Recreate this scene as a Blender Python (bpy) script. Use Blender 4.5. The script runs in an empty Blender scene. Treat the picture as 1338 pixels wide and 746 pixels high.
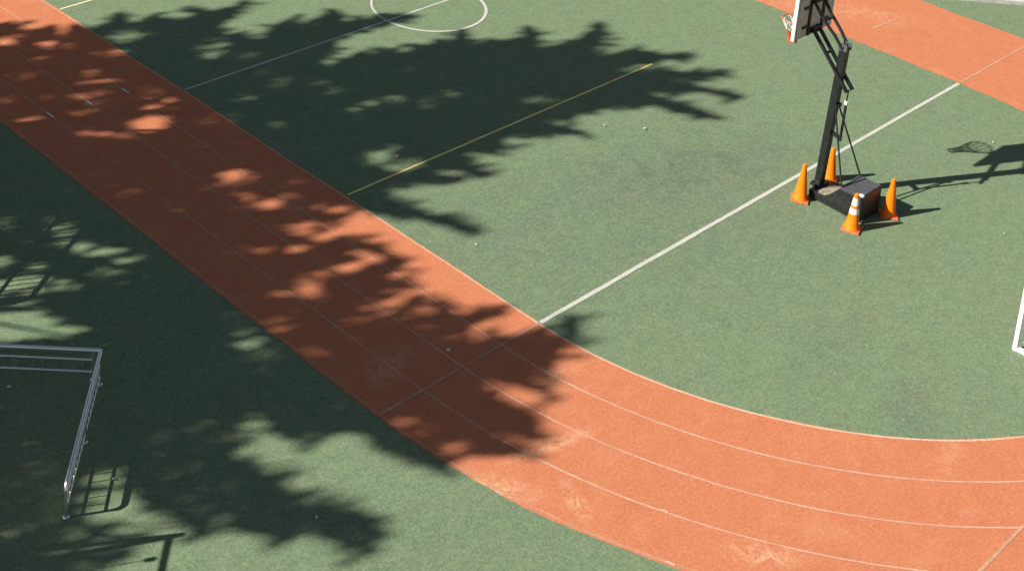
import bpy, bmesh, math, random
import numpy as np
from mathutils import Vector, Matrix, Quaternion

scene = bpy.context.scene
COL = scene.collection

# ------------------------------------------------------------------ camera, sky, sun, exposure
CAMROT = [[0.729641,0.140694,-0.6692],[-0.680997,0.238484,-0.692364],[0.062182,0.960901,0.26982]]
cam_data = bpy.data.cameras.new('camera')
cam = bpy.data.objects.new('camera', cam_data)
COL.objects.link(cam)
cam_data.sensor_width = 36.0
cam_data.lens = 55.424
cam_data.shift_x = 0.12157
cam_data.shift_y = -0.51197
cam_data.clip_start = 0.1
cam_data.clip_end = 3000
cam.matrix_world = Matrix.Translation((0, 0, 13.5)) @ Matrix(CAMROT).to_4x4()
scene.camera = cam

SUN_EL, SUN_AZ = math.radians(34.0), math.radians(-25.8)      # the way the light travels
LIGHT = Vector((math.cos(SUN_AZ) * math.cos(SUN_EL), math.sin(SUN_AZ) * math.cos(SUN_EL), -math.sin(SUN_EL)))
world = bpy.data.worlds.new('World')
scene.world = world
world.use_nodes = True
wn = world.node_tree.nodes
sky = wn.new('ShaderNodeTexSky')
sky.sky_type = 'NISHITA'
sky.sun_disc = False
sky.sun_elevation = SUN_EL
sky.sun_rotation = math.atan2(-LIGHT.x, -LIGHT.y)
sky.air_density = 1.0
sky.dust_density = 0.6
sky_tint = wn.new('ShaderNodeMix'); sky_tint.data_type = 'RGBA'; sky_tint.blend_type = 'MULTIPLY'
sky_tint.inputs[0].default_value = 1.0; sky_tint.inputs[7].default_value = (1.02, 0.89, 0.78, 1)     # warms the sky light that fills the shade
world.node_tree.links.new(sky.outputs[0], sky_tint.inputs[6])
world.node_tree.links.new(sky_tint.outputs[2], wn['Background'].inputs[0])
wn['Background'].inputs[1].default_value = 0.048

sun_data = bpy.data.lights.new('sun', 'SUN')
sun_data.energy = 5.0
sun_data.angle = math.radians(0.53)
sun_data.color = (1.0, 0.955, 0.87)
sun = bpy.data.objects.new('sun', sun_data)
sun.rotation_euler = LIGHT.to_track_quat('-Z', 'Y').to_euler()
sun.location = (-30, 20, 40)
COL.objects.link(sun)

scene.view_settings.view_transform = 'Standard'
scene.view_settings.look = 'None'
scene.view_settings.gamma = 1.0
scene.view_settings.exposure = 0.70

# ------------------------------------------------------------------ survey of the court, in metres
FRONDS = [[22.738,16.944,24.24,15.899,0.09],[22.903,15.954,24.049,15.042,0.09],[22.699,15.795,23.499,14.31,0.09],[22.094,15.414,22.52,14.028,0.09],[19.687,15.918,20.066,15.233,0.083],[16.961,22.158,18.687,22.954,0.09],[20.15,20.723,21.006,20.42,0.09],[17.454,15.718,17.709,15.224,0.074],[16.889,15.961,17.227,15.408,0.072],[16.099,14.895,16.359,14.211,0.079],[14.436,15.367,14.858,14.71,0.049],[14.059,15.197,14.353,14.821,0.048],[14.14,14.517,15.014,14.337,0.058],[14.138,14.182,14.484,13.867,0.045],[13.829,14.14,14.091,13.774,0.044],[14.637,12.802,15.176,12.608,0.053],[14.058,11.498,14.378,11.047,0.038],[10.643,11.315,10.923,10.711,0.037],[10.476,10.918,10.619,10.379,0.043],[10.17,11.227,9.887,11.243,0.043],[9.435,11.977,9.26,11.843,0.043],[22.779,17.403,23.834,17.924,0.09],[21.894,18.041,22.484,18.756,0.09],[20.722,18.884,21.3,19.386,0.09],[19.456,21.045,19.803,21.628,0.09],[15.847,23.367,16.23,23.941,0.09],[15.34,11.526,15.837,11.91,0.082],[13.052,10.856,13.206,10.448,0.034],[14.579,23.784,14.869,24.232,0.09],[15.02,23.63,15.283,24.02,0.09],[12.519,10.875,12.292,10.918,0.033],[13.521,24.624,14.618,24.122,0.043],[11.92,11.46,11.868,11.713,0.033],[10.45,12.378,10.241,12.563,0.024],[10.454,12.686,10.25,12.883,0.024]]
SHADE = [[[12.503,25.675],[13.463,25.4],[14.046,24.695],[14.304,24.801],[14.487,24.546],[14.245,24.471],[14.513,24.197],[14.226,24.159],[14.32,23.93],[14.562,23.837],[14.799,24.116],[14.683,23.791],[14.811,23.619],[15.198,23.913],[15.359,23.924],[15.428,23.708],[15.439,23.618],[15.783,23.747],[15.977,23.694],[16.191,23.882],[16.116,23.637],[15.911,23.488],[16.123,23.254],[16.274,23.397],[16.471,23.448],[16.827,23.518],[16.779,23.293],[16.98,23.086],[17.29,22.93],[17.466,23.042],[17.263,23.404],[17.8,22.958],[18.033,23.014],[18.176,22.824],[18.627,22.952],[18.107,22.609],[17.563,22.394],[17.221,22.261],[17.295,22.042],[17.491,21.861],[17.71,21.662],[17.774,21.411],[17.969,21.231],[17.972,21.516],[18.227,21.667],[18.516,21.715],[18.872,21.718],[18.861,21.469],[19.047,21.337],[19.345,21.382],[19.743,21.537],[19.885,21.348],[19.6,21.071],[19.74,20.885],[20.023,20.856],[20.36,20.769],[20.663,20.575],[20.943,20.421],[20.442,20.385],[20.044,20.54],[19.631,20.537],[18.981,20.504],[18.616,20.2],[18.145,19.989],[18.173,19.737],[18.716,19.85],[19.078,19.708],[19.277,19.643],[19.39,20.006],[19.457,19.795],[19.465,19.587],[19.747,19.265],[20.043,19.211],[19.926,19.559],[20.183,19.354],[20.415,19.187],[20.629,19.488],[20.754,19.273],[20.964,19.163],[21.237,19.346],[20.99,19.02],[21.115,18.766],[21.437,18.824],[21.387,18.611],[21.611,18.533],[21.437,18.824],[21.325,18.615],[21.773,18.458],[22.178,18.377],[22.47,18.722],[22.435,18.362],[21.968,17.947],[22.419,17.745],[22.761,17.623],[22.896,17.778],[23.246,17.696],[23.709,17.881],[23.545,17.567],[23.06,17.325],[22.516,17.144],[22.775,16.917],[23.267,16.724],[23.528,16.74],[23.493,16.561],[23.731,16.323],[24.111,15.951],[23.524,16.174],[23.094,16.306],[22.657,16.406],[22.42,16.383],[22.821,16.091],[23.247,15.762],[23.615,15.494],[24.0,15.078],[23.33,15.373],[23.061,15.531],[22.984,15.472],[23.218,15.149],[23.364,14.817],[23.453,14.38],[23.106,14.857],[22.824,15.175],[22.49,15.382],[22.286,15.421],[22.268,15.177],[22.308,14.893],[22.348,14.613],[22.521,14.062],[22.148,14.584],[22.025,14.922],[21.843,15.236],[21.587,15.388],[21.138,15.576],[20.762,15.712],[20.214,15.803],[19.905,15.894],[19.881,15.64],[20.022,15.266],[19.613,15.637],[19.287,15.812],[18.976,15.944],[18.731,15.897],[18.579,15.72],[18.35,15.668],[18.105,15.883],[17.978,15.978],[17.79,15.742],[17.703,15.288],[17.57,15.6],[17.284,15.694],[17.148,15.917],[16.957,15.94],[17.035,15.731],[17.214,15.447],[16.822,15.624],[16.521,15.852],[16.244,16.031],[16.05,15.916],[15.99,15.618],[16.039,15.3],[16.109,14.887],[16.242,14.596],[16.336,14.255],[16.044,14.585],[15.935,14.83],[15.864,15.101],[15.591,15.337],[15.433,15.484],[15.347,15.604],[15.349,15.713],[15.278,15.906],[15.198,16.106],[14.907,16.327],[14.777,16.231],[14.902,15.971],[15.126,15.718],[14.783,15.871],[14.755,15.676],[14.538,15.896],[14.423,16.145],[14.179,16.223],[14.011,16.111],[14.077,15.824],[14.21,15.514],[14.474,15.287],[14.687,15.072],[14.812,14.745],[14.561,15.053],[14.343,15.208],[14.086,15.176],[14.316,14.849],[13.963,15.034],[13.771,15.071],[13.829,14.879],[13.587,15.03],[13.316,14.986],[13.127,14.966],[12.81,14.908],[12.821,14.646],[12.967,14.465],[13.204,14.325],[13.391,14.341],[13.383,14.533],[13.548,14.64],[13.767,14.637],[13.95,14.761],[13.946,14.57],[14.247,14.484],[14.559,14.439],[14.858,14.457],[14.844,14.243],[14.583,14.199],[14.287,14.163],[14.449,13.894],[14.125,14.004],[13.943,14.051],[14.062,13.807],[13.835,13.95],[13.687,13.95],[13.628,13.723],[13.717,13.486],[13.845,13.386],[14.007,13.383],[14.058,13.547],[14.039,13.607],[14.25,13.558],[14.469,13.295],[14.716,13.357],[14.73,13.184],[14.587,13.089],[14.602,12.874],[14.775,12.739],[15.119,12.629],[14.771,12.585],[14.528,12.576],[14.35,12.627],[14.141,12.661],[13.985,12.61],[14.178,12.459],[14.388,12.294],[14.56,12.311],[14.524,12.513],[14.708,12.304],[14.742,12.146],[14.831,12.011],[15.113,11.964],[15.31,11.81],[15.341,11.611],[15.607,11.798],[15.787,11.881],[15.777,11.688],[15.556,11.487],[15.374,11.499],[15.121,11.421],[14.873,11.303],[14.67,11.359],[14.462,11.381],[14.272,11.39],[14.238,11.276],[14.346,11.072],[14.108,11.241],[14.077,11.404],[14.105,11.542],[13.928,11.642],[13.81,11.615],[13.718,11.472],[13.749,11.253],[13.805,11.073],[13.889,10.854],[13.837,10.689],[13.697,10.578],[13.487,10.599],[13.309,10.778],[13.084,10.939],[13.118,10.785],[13.209,10.516],[13.2,10.417],[12.951,10.511],[12.898,10.658],[12.69,10.79],[12.638,10.885],[12.484,10.868],[12.366,10.911],[12.264,10.889],[12.112,11.045],[11.965,11.232],[11.856,11.475],[11.842,11.698],[11.971,11.81],[11.81,11.992],[11.718,12.12],[11.586,12.117],[11.392,12.2],[11.325,12.343],[11.05,12.402],[11.048,12.565],[11.051,12.797],[11.243,12.865],[11.535,12.819],[11.213,12.982],[11.027,13.093],[10.905,13.079],[10.828,13.012],[10.681,13.184],[10.48,13.252],[10.398,13.464],[10.302,13.285],[10.23,13.076],[10.443,12.888],[10.243,12.889],[10.453,12.669],[10.276,12.655],[10.226,12.558],[10.443,12.384],[10.334,12.336],[10.512,12.041],[10.537,11.839],[10.529,11.601],[10.581,11.381],[10.763,11.028],[10.895,10.733],[10.642,10.892],[10.554,10.779],[10.592,10.401],[10.433,10.695],[10.316,10.895],[10.262,11.061],[10.254,11.19],[10.025,11.177],[9.909,11.256],[10.054,11.337],[9.89,11.485],[9.71,11.555],[9.569,11.745],[9.698,11.842],[9.568,11.948],[9.288,11.866],[9.304,12.021],[9.182,12.151],[9.15,12.348],[9.116,12.485],[9.048,12.635],[9.035,12.741],[9.135,12.951],[9.231,13.171],[9.176,13.417],[8.976,13.51],[8.778,13.436],[8.598,13.286],[8.423,13.108],[8.425,12.981],[8.44,12.844],[8.39,12.67],[8.492,12.481],[8.314,12.491],[8.159,12.691],[7.833,12.807],[7.346,12.968],[6.529,13.519],[6.254,14.252],[6.634,14.475],[6.095,15.303],[6.651,15.51],[7.107,15.658],[6.539,17.01],[7.296,17.373],[7.882,17.732],[7.359,19.23],[8.319,19.661],[9.008,20.141],[8.556,21.834],[9.694,22.444],[10.626,23.022],[10.376,24.567],[11.52,25.202]],[[6.081,14.07],[7.42,13.098],[7.665,12.855],[8.029,12.486],[8.496,12.194],[8.51,12.109],[8.296,12.123],[8.035,12.307],[7.875,12.18],[7.163,12.649],[5.854,13.58]]]
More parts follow.
